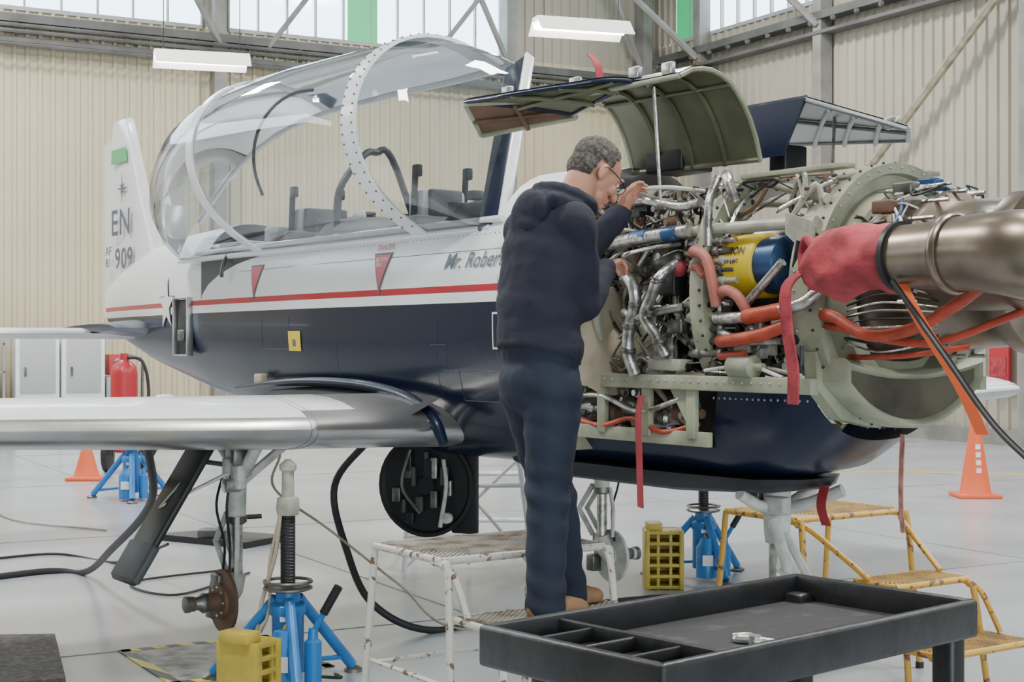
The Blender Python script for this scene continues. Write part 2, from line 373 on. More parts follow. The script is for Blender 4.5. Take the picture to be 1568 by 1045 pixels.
p0=cs(2.16,1,.02)[0]; p1=cs(2.58,1,.02)[-1]; dd=(p1-p0); dz=dd.normalized(); dxx=(AX-dz*AX.dot(dz)).normalized(); dyy=dz.cross(dxx)
cf.box((p0+p1)/2+UP*.01,(.17,.04,dd.length),navy,(dxx,dyy,dz),.01)
cf.box((p0+p1)/2+dxx*.09+UP*.01,(.02,.06,dd.length),white,(dxx,dyy,dz),.005)
cf.tube(cs(4.0,.9,.85,14)[3:12],.010,blackp,6,2)
cf.done()
def foil(le,te,th,n=12,latdir=LT):
    r=[]
    for i in range(n): 
        q=i/(n-1); r.append(le.lerp(te,q)+latdir*th*(math.sqrt(max(q,0))*(1-q)*2.6))
    for i in range(n-2,0,-1):
        q=i/(n-1); r.append(le.lerp(te,q)-latdir*th*(math.sqrt(max(q,0))*(1-q)*2.6))
    return r
fn=M('vertical_fin',plane)
fs=[(7.15,8.5,2.05,.07),(7.35,8.5,2.4,.065),(7.6,8.48,2.8,.055),(7.82,8.45,3.2,.045),(7.92,8.42,3.40,.04),(8.0,8.38,3.45,.015)]
fn.rings([foil(A(a,0,z),A(b,0,z),th) for a,b,z,th in fs],white)
fn.rings([foil(A(8.25,0,z),A(8.62,0,z),.03) for z in(1.8,2.3,2.9,3.28)],white)
grn=mat('tail_green',(.08,.42,.16),.4)
fn.poly([A(7.93,.062,3.08),A(8.3,.055,3.08),A(8.3,.05,3.20),A(7.97,.058,3.20)],LT*.004,grn)
for i in range(8):
    a=pi/2+i*pi/4; q=1 if i%2==0 else .5
    fn.poly([A(8.02,.07,2.86),A(8.02-.03*math.cos(a-.3),.07,2.86+.03*math.sin(a-.3)),A(8.02-.12*math.cos(a)*q,.07,2.86+.12*math.sin(a)*q),A(8.02-.03*math.cos(a+.3),.07,2.86+.03*math.sin(a+.3))],LT*.003,seam)
fn.done(50)
sb=M('horizontal_stabilizer',plane)
for s_ in(-1,1):
    sb.rings([foil(A(7.35+.1*w_,s_*w_,1.66),A(8.45-.05*w_,s_*w_,1.66),.045,latdir=UP) for w_ in(.1,.8,1.6,2.3)],alu)
    sb.rings([foil(A(6.9,s_*w_,1.70),A(8.2,s_*w_,1.70),th,latdir=UP) for w_,th in((.05,.08),(.3,.06),(.55,.03))],navy)
sb.done(50)
AF=[(1,0),(.9,.20),(.75,.48),(.6,.74),(.45,.93),(.3,1.0),(.2,.95),(.12,.8),(.06,.6),(.025,.4),(.008,.22),(0,0),(.008,-.25),(.025,-.42),(.06,-.6),(.12,-.74),(.2,-.82),(.3,-.84),(.45,-.78),(.6,-.62),(.75,-.42),(.9,-.18)]
def wsec(w_,s_):
    le=2.5-.25*min(1,max(0,(w_-.5)/1.0))+ max(0,w_-1.5)*.09; te=4.35-.06*(w_-.5); th=.155-.016*(w_-.5); z=1.165+.026*(w_-.5)
    return [A(le+(te-le)*x,s_*w_,z+th*y) for x,y in AF]
wsp=[.30,.5,.75,1.0,1.3,1.34,1.7,2.2,2.8,3.4,3.9,4.2,4.28,4.32]
for s_,nm in((1,'wing_near'),(-1,'wing_far')):
    wg=M(nm,plane)
    secs=[wsec(w_,s_) for w_ in wsp[:-1]]+[[p.lerp(wsec(4.32,s_)[5],.5) for p in wsec(4.32,s_)]]
    def wm(i,k):
        w_=wsp[k]
        if i<=4: return white if w_>=1.0 else walk
        if i<=7: return white if w_>=1.0 else alu
        if i==8: return white if w_>=1.34 else alu
        return alu
    vr=[[wg.bm.verts.new(p) for p in r] for r in secs]
    for k in range(len(vr)-1):
        for i in range(len(AF)):
            j=(i+1)%len(AF); wg.f([vr[k][i],vr[k][j],vr[k+1][j],vr[k+1][i]],wm(i,k),True)
    wg.f(vr[-1],white); 
    for k in(4,5): wg.tube([wsec(wsp[k],s_)[i] for i in range(4,18)],.002,seam,4,1)
    wg.ell(wsec(1.7,s_)[4],(.03,.05,.012),white,AXS,10,6)
    wg.done(50)
fi=M('wing_root_fairing',plane)
pth=[A(5.0,.46,1.30),A(4.4,.51,1.34),A(3.8,.525,1.365),A(3.2,.53,1.355),A(2.75,.535,1.30),A(2.5,.54,1.20),A(2.42,.53,1.08)]
fi.tube(pth,[.01,.02,.028,.032,.032,.032,.028],navy,10)
fi.rings([[A(t,.50,1.30+.05*math.sin((t-2.4)/2*pi)),A(t,.58,1.27),A(t,.70,1.20+.09*math.sin((t-2.4)/2.1*pi))] for t in(2.5,2.8,3.2,3.6,4.0,4.4)],walk,False,True,closed=False)
fi.done(60)
dc=M('markings',plane)
def decal(pts,m,wf=skw,n=6,off=.004):
    cx=sum(p[0] for p in pts)/len(pts); cz=sum(p[1] for p in pts)/len(pts)
    N=len(pts); 
    pr=[(pts[i][0]*(1-k/n)+pts[(i+1)%N][0]*k/n,pts[i][1]*(1-k/n)+pts[(i+1)%N][1]*k/n) for i in range(N) for k in range(n)]
    R_=[[ (cx+(p[0]-cx)*q,cz+(p[1]-cz)*q) for p in pr] for q in(.001,.33,.66,1)]
    dc.rings([[A(t,wf(t,z)+off,z) for t,z in r] for r in R_],m,False,True)
red2=mat('decal_red',(.5,.05,.07),.4); dwh=mat('decal_white',(.8,.8,.8),.3)
for tc_,h in((4.72,.19),(3.12,.20)):
    decal([(tc_-.10,2.08),(tc_+.10,2.08),(tc_,2.08-h-.03)],seam,off=.003); decal([(tc_-.085,2.07),(tc_+.085,2.07),(tc_,2.08-h)],red2,off=.005)
decal([(4.03,1.66),(4.2,1.66),(4.2,1.54),(4.03,1.54)],yellow)
decal([(4.10,1.61),(4.14,1.61),(4.14,1.57),(4.10,1.57)],seam,off=.006)
decal([(1.74,1.74),(2.03,1.74),(2.03,1.56),(1.74,1.56)],dwh); decal([(1.74,1.73),(2.018,1.73),(2.018,1.57),(1.74,1.57)],navy,off=.006)
star=[]
SC=6.42
for i in range(10):
    a=pi/2+i*pi/5; r=.21 if i%2==0 else .085; star.append((SC-r*math.cos(a),1.86+r*math.sin(a)))
decal(star,seam,n=3,off=.004); decal([(SC+(p[0]-SC)*.9,1.86+(p[1]-1.86)*.9) for p in star],dwh,n=3,off=.009)
pt=5.95; pw=skw(5.95,1.72)
dc.box(A(pt,pw+.01,1.70),(.22,.03,.38),blackp,AXS,.01)
for a,m_ in((-.12,alu),(.12,alu)): dc.box(A(pt+a,pw+.03,1.70),(.014,.05,.40),m_,AXS,.003)
dc.box(A(pt,pw+.03,1.90),(.25,.05,.012),alu,AXS,.003); dc.box(A(pt,pw+.03,1.5),(.25,.05,.012),alu,AXS,.003)
dc.box(A(pt+.01,pw+.03,1.64),(.1,.04,.08),steel,AXS,.01)
dc.box(A(4.62,.47,1.36),(.1,.05,.07),tan,AXS,.01)
dc.tube([A(5.2,.42,2.18),A(5.2,.46,2.1),A(5.2,.47,2.02)],.012,steel,6)
dc.done(60)
def text(name,body,size,t0,z0,m,wf,shear=0,off=.006,parent=plane,bold=0,sx=1,sp=1):
    cu=bpy.data.curves.new(name,'FONT'); cu.body=body; cu.size=size; cu.shear=shear; cu.resolution_u=3; cu.offset=bold; cu.space_character=sp
    o=bpy.data.objects.new(name,cu); bpy.context.scene.collection.objects.link(o)
    dg=bpy.context.evaluated_depsgraph_get(); dg.update()
    me=bpy.data.meshes.new_from_object(o.evaluated_get(dg)); bpy.data.objects.remove(o)
    for v in me.vertices:
        t=t0-v.co.x*sx; z=z0+v.co.y; v.co=A(t,wf(t,z)+off,z)
    me.materials.clear(); me.materials.append(m)
    o=bpy.data.objects.new(name,me); bpy.context.scene.collection.objects.link(o); o.parent=parent
text('name_lettering','Mr. Robert Anza',.115,2.49,1.965,seam,skw,.4,bold=.0008)
text('danger_lettering','DANGER',.045,3.20,2.095,red2,skw)
text('seat_lettering','EJECTION\n  SEAT',.028,3.19,2.035,dwh,skw)
finw=lambda t,z:.078
text('tail_code_lettering','EN',.30,8.24,2.48,seam,finw,bold=.004,sx=1.1,sp=1.12)
tw=lambda t,z:max(.08,skw(t,z)+.012 if z<2.36 and t<8.45 else 0)
text('tail_number_lettering','909',.24,8.14,2.20,seam,tw,bold=.004,sx=1.05,sp=1.06)
text('tail_prefix_lettering','AF\n81',.10,8.36,2.32,seam,tw,bold=.002,sx=1.2)
# ---- engine bay
bh=M('front_bulkhead',plane)
ZC=1.79
def egg(r,t,n=56):
    return [A(t,r*.95*math.cos(2*pi*i/n)+.0,ZC+r*(1 if math.sin(2*pi*i/n)>0 else 1.05)*math.sin(2*pi*i/n)) for i in range(n)]
bh.rings([egg(.505,.09),egg(.505,-.05),egg(.465,-.05),egg(.46,-.015),egg(.41,-.015),egg(.39,-.09),egg(.345,-.11),egg(.33,.0),egg(.46,.02),egg(.465,.09),egg(.505,.09)],olive,False,True)
for i in range(44):
    p=egg(.508,.06,44)[i]; q=egg(.486,-.053,44)[i]; p2=egg(.508,-.02,44)[i]
    bh.ell(p,(.007,.007,.007),riv,None,6,4); bh.ell(q,(.005,.005,.005),riv,None,6,4); bh.ell(p2,(.006,.006,.006),blackp,None,6,4)
def cres(t,g=0):
    o=[]
    for i in range(17):
        w_=(-.39+g)+(.78-2*g)*i/16; o.append(A(t,w_,1.53-g-.055*(1-(w_/.42)**2)))
    for i in range(17):
        w_=(.39-g)-(.78-2*g)*i/16; o.append(A(t,w_,1.275+g+.20*(abs(w_)/.42)**2.2))
    return o
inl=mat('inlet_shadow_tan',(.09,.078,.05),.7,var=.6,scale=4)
bh.rings([cres(-.0,-.012),cres(-.12,-.012),cres(-.14,.004),cres(-.12,.022),cres(-.0,.03)],olive,False,True)
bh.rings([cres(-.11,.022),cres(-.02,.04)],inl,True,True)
bh.rings([[A(t,w_,z) for w_,z in((-.44,1.56),(.44,1.56),(.43,1.42),(.30,1.30),(.1,1.262),(-.1,1.262),(-.30,1.30),(-.43,1.42))] for t in(.05,-.012)],olive)
bh.done(45)
ef=M('engine_bay_frame',plane)
def hoop(t,r,wd,m,a0=-46,a1=226):
    o=[]
    for i in range(41):
        a=math.radians(a0+(a1-a0)*i/40); o.append((r*abs(math.cos(a))**.7*(1 if math.cos(a)>0 else -1),ZC-.0+r*math.sin(a)))
    R1=[[A(t+s2,w_*q,(z-ZC)*q+ZC) for w_,z in o] for s2,q in((-wd/2,1),(wd/2,1),(wd/2,.88),(-wd/2,.88),(-wd/2,1))]
    ef.rings(R1,m,False,True,closed=False)
    for k in range(1,40,1): 
        w_,z=o[k]; ef.ell(A(t-.02,w_*1.003,z),(.007,.007,.007),blackp,AXS,6,4)
        if k%3==0: ef.ell(A(t-wd/2,w_*.94,(z-ZC)*.94+ZC),(.004,.012,.012),blackp,AXS,8,4)
hoop(.56,.52,.08,olive); hoop(.47,.48,.02,alu)
for s_ in(-1,1):
    ef.box(A(.72,s_*.495,1.43),(1.56,.04,.06),olive,AXS,.004)
    for i in range(30): ef.ell(A(0+i*.05,s_*.517,1.435),(.006,.004,.006),riv,AXS,6,4)
    ef.tube([A(-.0,s_*.42,2.05),A(.52,s_*.48,2.05)],.024,cream,10,1); ef.tube([A(.60,s_*.46,2.05),A(1.5,s_*.46,2.0)],.022,cream,10,1)
    ef.poly([A(-.02,s_*.45,2.05),A(.12,s_*.45,2.09),A(.12,s_*.45,2.01),A(-.02,s_*.45,1.90)],LT*.015,cream)
    ef.tube([A(0,s_*.36,2.14),A(.5,s_*.2,2.26)],.02,cream,10,1)
    ef.tube([A(1.5,s_*.40,2.28),A(.6,s_*.34,2.2)],.022,cream,10,1)
    ef.box(A(.27,s_*.25,2.275),(.56,.07,.02),olive,AXS,.003)
    ef.box(A(1.0,s_*.475,1.20),(.95,.03,.06),olive,AXS,.003)
    for t in(.62,.9,1.2,1.46): ef.box(A(t,s_*.485,1.31),(.05,.03,.22),olive,AXS,.004)
    ef.poly([A(.62,s_*.48,1.40),A(.75,s_*.48,1.40),A(.62,s_*.48,1.22)],LT*.01,olive)
    ef.tube([A(.65,s_*.44,1.22),A(.9,s_*.44,1.4)],.012,tan,8,1)
ef.box(A(1.5,0,1.7),(.03,.92,1.2),tan,AXS,.01)
ef.box(A(.75,0,1.43),(1.45,.86,.02),olive,AXS)
ef.box(A(.9,.1,1.72),(.9,.02,.5),bay_backing,AXS); ef.box(A(1.0,.30,1.29),(.85,.02,.2),bay_backing,AXS)
ef.box(A(.25,.12,1.65),(.4,.02,.36),bay_backing,AXS)
ef.done(45)
en=M('turboprop_engine',plane)
def lat(t0,prof,m,w_=0,z=1.85,seg=32): en.lathe(A(t0,w_,z),AX,prof,m,seg)
lat(1.35,[(0,.12),(.0,.2),(.12,.22),(.14,.26),(.18,.26),(.2,.22),(.5,.21),(.52,.27),(.56,.27),(.58,.22),(.95,.23),(.97,.28),(1.02,.28),(1.04,.24),(1.35,.25)],steel)
lat(.02,[(0,.33),(.1,.33),(.13,.30),(.25,.28),(.30,.31),(.36,.31),(.40,.28),(.62,.27),(.66,.30),(.74,.30),(.78,.24),(1.1,.2),(1.15,.14),(1.3,.12)],exh)
for i in range(18):
    a=2*pi*i/18; en.tube([A(-.28,.31*math.cos(a),1.85+.31*math.sin(a)),A(-.4,.31*math.cos(a),1.85+.31*math.sin(a))],.008,silver,6,1)
en.tube([A(-.40,.22,1.84),A(-.85,.36,1.85),A(-1.06,.50,1.86),A(-1.02,.60,1.875),A(-.86,.61,1.885),A(-.68,.61,1.885),A(-.48,.61,1.885)],[.13,.15,.15,.14,.125,.112,.105],exh,24,6)
en.lathe(A(-.76,.61,1.885),AX,[(0,.123),(.01,.133),(.03,.136),(.04,.128)],exh)
en.tube([A(-.35,-.20,1.86),A(-.85,-.36,1.86),A(-1.0,-.58,1.88),A(-.6,-.6,1.9),A(-.46,-.6,1.9)],[.15,.17,.17,.13,.105],exh,20,6)
en.done(50)
pp=M('engine_plumbing',plane)
pp.lathe(A(.52,.35,1.90),AX,[(0,.11),(.01,.13),(.21,.13),(.22,.12)],yellow,32); pp.lathe(A(.30,.35,1.90),AX,[(0,.115),(.1,.115),(.12,.09)],blue)
def T(pts,r,m,seg=10): pp.tube([A(*p) for p in pts],r,m,seg)
T([(.46,.50,1.78),(.38,.53,1.80),(.32,.53,1.78),(.29,.52,1.74),(.28,.5,1.70)],.022,salmon)
T([(.60,.50,1.96),(.52,.56,1.96),(.46,.56,1.93),(.44,.55,1.86),(.44,.52,1.74)],.022,salmon)
T([(.60,.5,1.90),(.54,.53,1.90),(.50,.53,1.86)],.018,salmon)
T([(.46,.5,1.69),(.35,.52,1.69),(.2,.52,1.70),(.0,.50,1.74),(-.05,.45,1.8)],.024,silver)
T([(.27,.52,1.695),(.2,.525,1.70),(.07,.50,1.72)],.032,orange)
T([(.46,.48,1.60),(.38,.53,1.60),(.2,.53,1.62),(.07,.50,1.66)],.026,orange)
T([(.46,.48,1.63),(.40,.52,1.63),(.28,.52,1.60),(.1,.5,1.6)],.016,silver)
T([(.46,.48,1.54),(.42,.50,1.54),(.3,.5,1.55)],.016,orange)
for z in(2.0,1.96,1.92,1.885,1.84,1.79,1.75,1.7,1.65,1.60,1.55):
    q=random.uniform(-.02,.02)
    pp.lathe(A(.66+q,.47,z),AX,[(0,.012),(.02,.02),(.05,.02),(.052,.024),(.07,.024),(.072,.016),(.17,.016),(.175,.022),(.20,.022),(.202,.013),(.27,.013)],random.choice([silver,steel,silver,cream]),10)
pp.lathe(A(.38,.5,1.50),AX,[(0,.01),(.01,.045),(.13,.045),(.14,.02),(.18,.015)],olive,16); T([(.55,.48,1.48),(.38,.5,1.5)],.008,gearw); T([(.24,.5,1.5),(.1,.5,1.46)],.008,gearw)
T([(.30,.50,1.74),(.10,.50,1.90)],.018,silver)
T([(.1,.46,1.78),(.05,.46,1.98)],.012,blackp)
T([(1.05,.48,1.86),(.95,.56,1.87),(.88,.58,1.83),(.88,.57,1.75),(.93,.56,1.66),(.95,.55,1.55),(.94,.52,1.46)],.026,silver,14)
T([(.72,.48,1.92),(.74,.56,1.86),(.78,.57,1.78),(.82,.57,1.70),(.77,.55,1.62),(.74,.52,1.54)],.023,silver,14)
T([(1.1,.45,1.72),(.98,.54,1.72),(.88,.56,1.70),(.80,.54,1.72),(.68,.48,1.74)],.018,silver,12)
T([(1.2,.46,2.02),(1.0,.52,2.03),(.8,.52,2.04),(.62,.50,2.05)],.028,silver,12)
T([(.95,.52,2.035),(.85,.52,2.04)],.032,blue,12); T([(.75,.52,2.04),(.68,.51,2.045)],.032,blue,12)
T([(1.15,.40,2.2),(.95,.46,2.20),(.75,.44,2.16),(.62,.44,2.17)],.02,silver,12)
T([(1.3,.48,1.96),(1.2,.56,1.92),(1.1,.58,1.82),(1.15,.56,1.7),(1.2,.5,1.6)],.018,cream,12)
T([(.54,.42,2.26),(.50,.50,2.17),(.49,.52,2.08),(.49,.52,1.98)],.018,silver,12)
T([(.55,.36,2.28),(.46,.44,2.25),(.42,.44,2.16)],.022,silver,12)
for p in((.88,.57,1.75),(.95,.55,1.56),(.80,.57,1.72),(.95,.56,1.87),(.75,.56,1.85),(.76,.545,1.6),(.93,.56,1.66)):
    pp.lathe(A(*p)-UP*.012,UP+AX*.3,[(0,.032),(.008,.032),(.01,.028),(.014,.028),(.016,.032),(.024,.032)],steel,14)
pp.rings([[A(1.32-.02*k,.30+.05*math.cos(a)*(k*.6+1)+.02*k,1.60-.0*k+(.10+.02*k)*math.sin(a)) for a in[2*pi*i/20 for i in range(20)]] for k in range(8)],tan)
pp.ell(A(1.05,.36,1.58),(.16,.1,.12),tan,AXS,20,12); pp.ell(A(1.22,.38,1.58),(.14,.1,.10),tan,AXS,20,12)
pp.ell(A(.85,.40,1.95),(.10,.07,.08),steel,AXS); pp.box(A(.78,.45,1.84),(.1,.08,.1),blackp,AXS,.01)
pp.box(A(1.02,.47,1.94),(.08,.06,.1),brown,AXS,.01); pp.ell(A(.72,.47,1.90),(.035,.035,.035),redcloth,AXS)
pp.box(A(.72,.47,1.66),(.09,.06,.06),steel,AXS,.01); pp.box(A(.80,.45,1.50),(.2,.08,.05),cream,AXS,.01)
for t,z,m in((.72,1.30,brown),(.85,1.27,silver),(1.05,1.32,steel),(1.2,1.28,brown),(1.35,1.3,silver),(.98,1.25,tan)):
    pp.lathe(A(t+.07,.42,z),AX,[(0,.02),(.01,.04),(.09,.04),(.1,.025),(.16,.02)],m,14)
T([(1.45,.45,1.25),(1.2,.49,1.23),(1.0,.48,1.27),(.8,.49,1.22),(.62,.45,1.26)],.011,orange); T([(1.45,.46,1.35),(1.2,.49,1.36),(.95,.49,1.30),(.7,.48,1.36)],.012,silver)
T([(.02,.42,1.70),(-.12,.46,1.69),(-.3,.48,1.62),(-.5,.48,1.64),(-.7,.50,1.72),(-.9,.55,1.80),(-1.2,.5,1.86)],.022,orange,12)
T([(-.02,.42,1.66),(-.2,.46,1.64),(-.4,.46,1.60),(-.6,.44,1.6),(-.9,.40,1.70)],.014,orange,12)
T([(-.05,.3,1.54),(-.2,.36,1.54),(-.4,.36,1.55),(-.6,.3,1.58)],.011,orange,10)
for k in range(9): 
    T([(-.05,.33-.03*k,1.57+.03*k),(-.15,.42,1.59+.02*k),(-.3,.40,1.56+.03*k),(-.5,.34,1.6+.02*k)],random.choice([.004,.006]),[silver,blackp,steel][k%3],6)
wires=[silver,blackp,steel,steel,brown,silver,blackp,tan,cream,steel,silver,blackp]
def blocked(t,z,w_): return t<.54 and 1.74<z<2.03 and w_>.2
for k in range(260):
    t=random.uniform(.05,1.45); z=random.uniform(1.48,2.24); w_=random.uniform(.28,.48)
    if abs(t-.56)<.05: t+=.1
    P=[(t,w_,z)]
    for q in range(random.randint(2,4)):
        t=min(1.46,max(.04,t+random.uniform(-.2,.2))); z=min(2.24,max(1.47,z+random.uniform(-.16,.16))); w_=min(.465 if z<2.05 else .38,max(.24,w_+random.uniform(-.08,.08))); P.append((t,w_,z))
    r_=random.choice([.003,.004,.005,.007,.009,.012]); m_=random.choice(wires)
    if not any(blocked(*(p[0],p[2],p[1])) for p in P): T(P,r_,m_,6)
for k in range(120):
    t=random.uniform(.6,1.42); z=random.uniform(1.2,1.4) if k%4==0 else random.uniform(1.48,2.2); w_=random.uniform(.34,.46)
    if k%5==0: t=random.uniform(.08,.5); z=random.uniform(1.48,1.7)
    if k%2: pp.box(A(t,w_,z),(random.uniform(.03,.08),.04,random.uniform(.02,.07)),random.choice([steel,blackp,silver,brown,tan,steel,cream]),AXS)
    else: pp.lathe(A(t,w_,z),random.choice([AX,UP,LT]),[(0,.012),(.003,.022),(.03,.022),(.032,.014),(.05,.014)],random.choice([silver,steel,brown,silver,steel,cream,blackp]),8)
for k in range(46):
    a=random.uniform(.2,2.6); t=-random.uniform(.02,.3); P=[]
    for q in range(4): P.append((t,.345*math.cos(a),1.85+.345*math.sin(a))); a+=random.uniform(-.35,.35); t-=random.uniform(-.04,.1)
    T(P,random.choice([.004,.006]),random.choice([blue,silver,gearw,blackp,silver,steel,blue]),6)
for a in(.4,.8,1.2,1.6,2.0): pp.box(A(-.18,.35*math.cos(a),1.85+.35*math.sin(a)),(.09,.06,.05),[blue,silver,brown,steel,blue][int(a*2.5)%5],AXS,.008)
T([(.95,.45,1.88),(.85,.62,1.93),(.78,.71,1.95),(.72,.62,1.98),(.7,.48,2.0)],.009,silver,8)
T([(.95,.35,2.20),(.85,.56,2.22),(.78,.655,2.22),(.70,.55,2.23),(.66,.38,2.22)],.009,gearw,8)
pp.done(50)
drw=lambda t,z:.35+math.sqrt(max(.0,.132**2-(z-1.90)**2))
text('drum_caution_lettering','CAUTION',.04,.515,1.945,blackp,drw,off=.003,bold=.001)
text('drum_note_lettering','DO NOT LIFT\nHERE',.026,.515,1.905,blackp,drw,off=.003)
co=M('exhaust_cover',plane)
prof=[(0,.112),(.06,.118),(.10,.110),(.15,.120),(.2,.122),(.25,.112),(.28,.116),(.33,.10),(.37,.085),(.42,.05)]
rs=[]
for t,r in prof:
    rs.append([A(-.56+t,.61+r*math.cos(a)*(1+.07*math.sin(5*a+t*20)+.03*math.sin(9*a-t*31)),1.885-(.02*max(0,t-.2)/.2)+r*(1+.15*(t>.22))*math.sin(a)*(1+.09*math.sin(3*a+t*26)+.03*math.sin(8*a+t*40))) for a in[2*pi*i/44 for i in range(44)]])
co.rings(rs,redcloth)
co.lathe(A(-.555,.61,1.885),AX,[(0,.122),(.02,.122)],blackp)
def ribbon(m,pts,wv,mt,th=.002):
    P=crom(pts,5); n_=len(P); wv=Vector(wv)
    R_=[]
    for i,p in enumerate(P):
        d=(P[min(i+1,n_-1)]-P[max(i-1,0)]).normalized(); nrm=d.cross(wv).normalized()*th
        R_.append([p-wv/2-nrm,p+wv/2-nrm,p+wv/2+nrm,p-wv/2+nrm])
    m.rings(R_,mt)
ribbon(co,[A(-.17,.62,1.87),A(-.10,.68,1.80),A(-.08,.66,1.65),A(-.10,.65,1.5),A(-.09,.64,1.37)],AX*.07+LT*.02,redcloth,.004)
ribbon(co,[A(-.60,.66,1.80),A(-.72,.70,1.66),A(-.84,.66,1.46),A(-.90,.62,1.30)],AX*.05,orangerib)
co.tube([A(-.60,.70,1.80),A(-.85,.74,1.55),A(-1.05,.76,1.34),A(-1.25,.78,1.2)],.010,blackp,6)
co.tube([A(-.18,.62,1.93),A(-.12,.60,1.97),A(-.08,.58,1.92),A(-.10,.60,1.86)],.018,redcloth,8)
co.done(60)
rb=M('remove_before_flight_streamer',plane)
ribbon(rb,[A(.90,.52,1.37),A(.895,.54,1.28),A(.90,.53,1.1),A(.88,.54,.9)],AX*.06+LT*.02,redrib)
pk=mat('faded_streamer',(.75,.35,.30),.7,var=.4,scale=20)
ribbon(rb,[A(-.10,.05,1.24),A(-.10,.06,1.1),A(-.09,.05,.98),A(-.10,.05,.86)],AX*.03+LT*.01,pk)
ribbon(rb,[A(.35,.0,1.0),A(.35,.02,.92),A(.34,.0,.84)],AX*.05,redrib)
rb.done(60)
cd=M('cowl_door_open',plane)
def door(HF,HA,FF,FA,bul,inner,outer,ribs=3,th=.016,ri=None):
    HF,HA,FF,FA=[Vector(q) for q in(HF,HA,FF,FA)]
    G=[]
    for i in range(11):
        a=i/10; g=[]
        for j in range(9):
            b=j/8; p=HF.lerp(FF,a).lerp(HA.lerp(FA,a),b); p=p+bul*math.sin(pi*a)**.8*.16; g.append(p)
        G.append(g)
    G2=[[p+UP*th for p in g] for g in G]
    cd.rings(G,inner,False,True,closed=False); cd.rings(G2,outer,False,True,closed=False)
    def edge(e): cd.tube(e,.012,ri or olive,6,1)
    edge([g[0] for g in G]); edge([g[-1] for g in G]); edge(G[0]); edge(G[-1])
    for k in range(1,ribs+1):
        j=int(8*k/(ribs+1)); cd.tube([g[j]-UP*.012 for g in G],.012,inner,6,1)
    cd.tube([p-UP*.012 for p in G[5]],.01,inner,6,1)
door(A(.70,.02,2.38),A(1.55,.02,2.40),A(.68,.50,2.69),A(1.42,.56,2.68),UP*1.0+LT*-.3,olived,navy)
door(A(.95,.52,2.70),A(1.40,.50,2.62),A(1.1,.62,2.71),A(1.76,.84,2.69),UP*.05,olived,navy,2,ri=navy)
door(A(1.42,.46,2.61),A(1.80,.72,2.55),A(1.40,.54,2.68),A(1.76,.84,2.68),UP*.01,brown,olived,1)
gp=mat('grey_primer',(.30,.33,.35),.4)
door(A(.0,-.10,2.44),A(.55,-.10,2.63),A(.46,-.65,2.49),A(1.2,-.65,2.55),UP*.12,gp,navy,ri=gp)
cd.poly([A(1.0,-.12,2.64),A(.54,-.10,2.635),A(.66,-.08,2.40),A(.86,-.08,2.40)],LT*.015,navy)
cd.poly([A(1.0,-.12,2.64),A(.54,-.10,2.635),A(1.2,-.65,2.56),A(1.45,-.6,2.56)],UP*.015,navy)
for t0,w0,z1 in((.90,.45,2.68),(.55,-.28,2.60)):
    cd.tube([A(t0,w0*.9,2.12),A(t0,w0,z1)],.008,silver,6,1)
for t0,w0,z0 in((1.62,.70,2.73),(1.3,.56,2.74),(.95,.51,2.74),(.75,.5,2.73),(.45,-.60,2.52),(.1,-.12,2.48)): cd.box(A(t0,w0,z0),(.06,.03,.05),alu,AXS,.005)
ribbon(cd,[A(1.2,.50,2.75),A(1.22,.50,2.82),A(1.27,.50,2.87)],LT*.04,redrib)
cd.box(A(1.3,-.05,2.46),(.25,.2,.16),blackp,AXS,.01); cd.box(A(.75,-.2,2.38),(.1,.14,.16),blackp,AXS,.01)
cd.done(60)
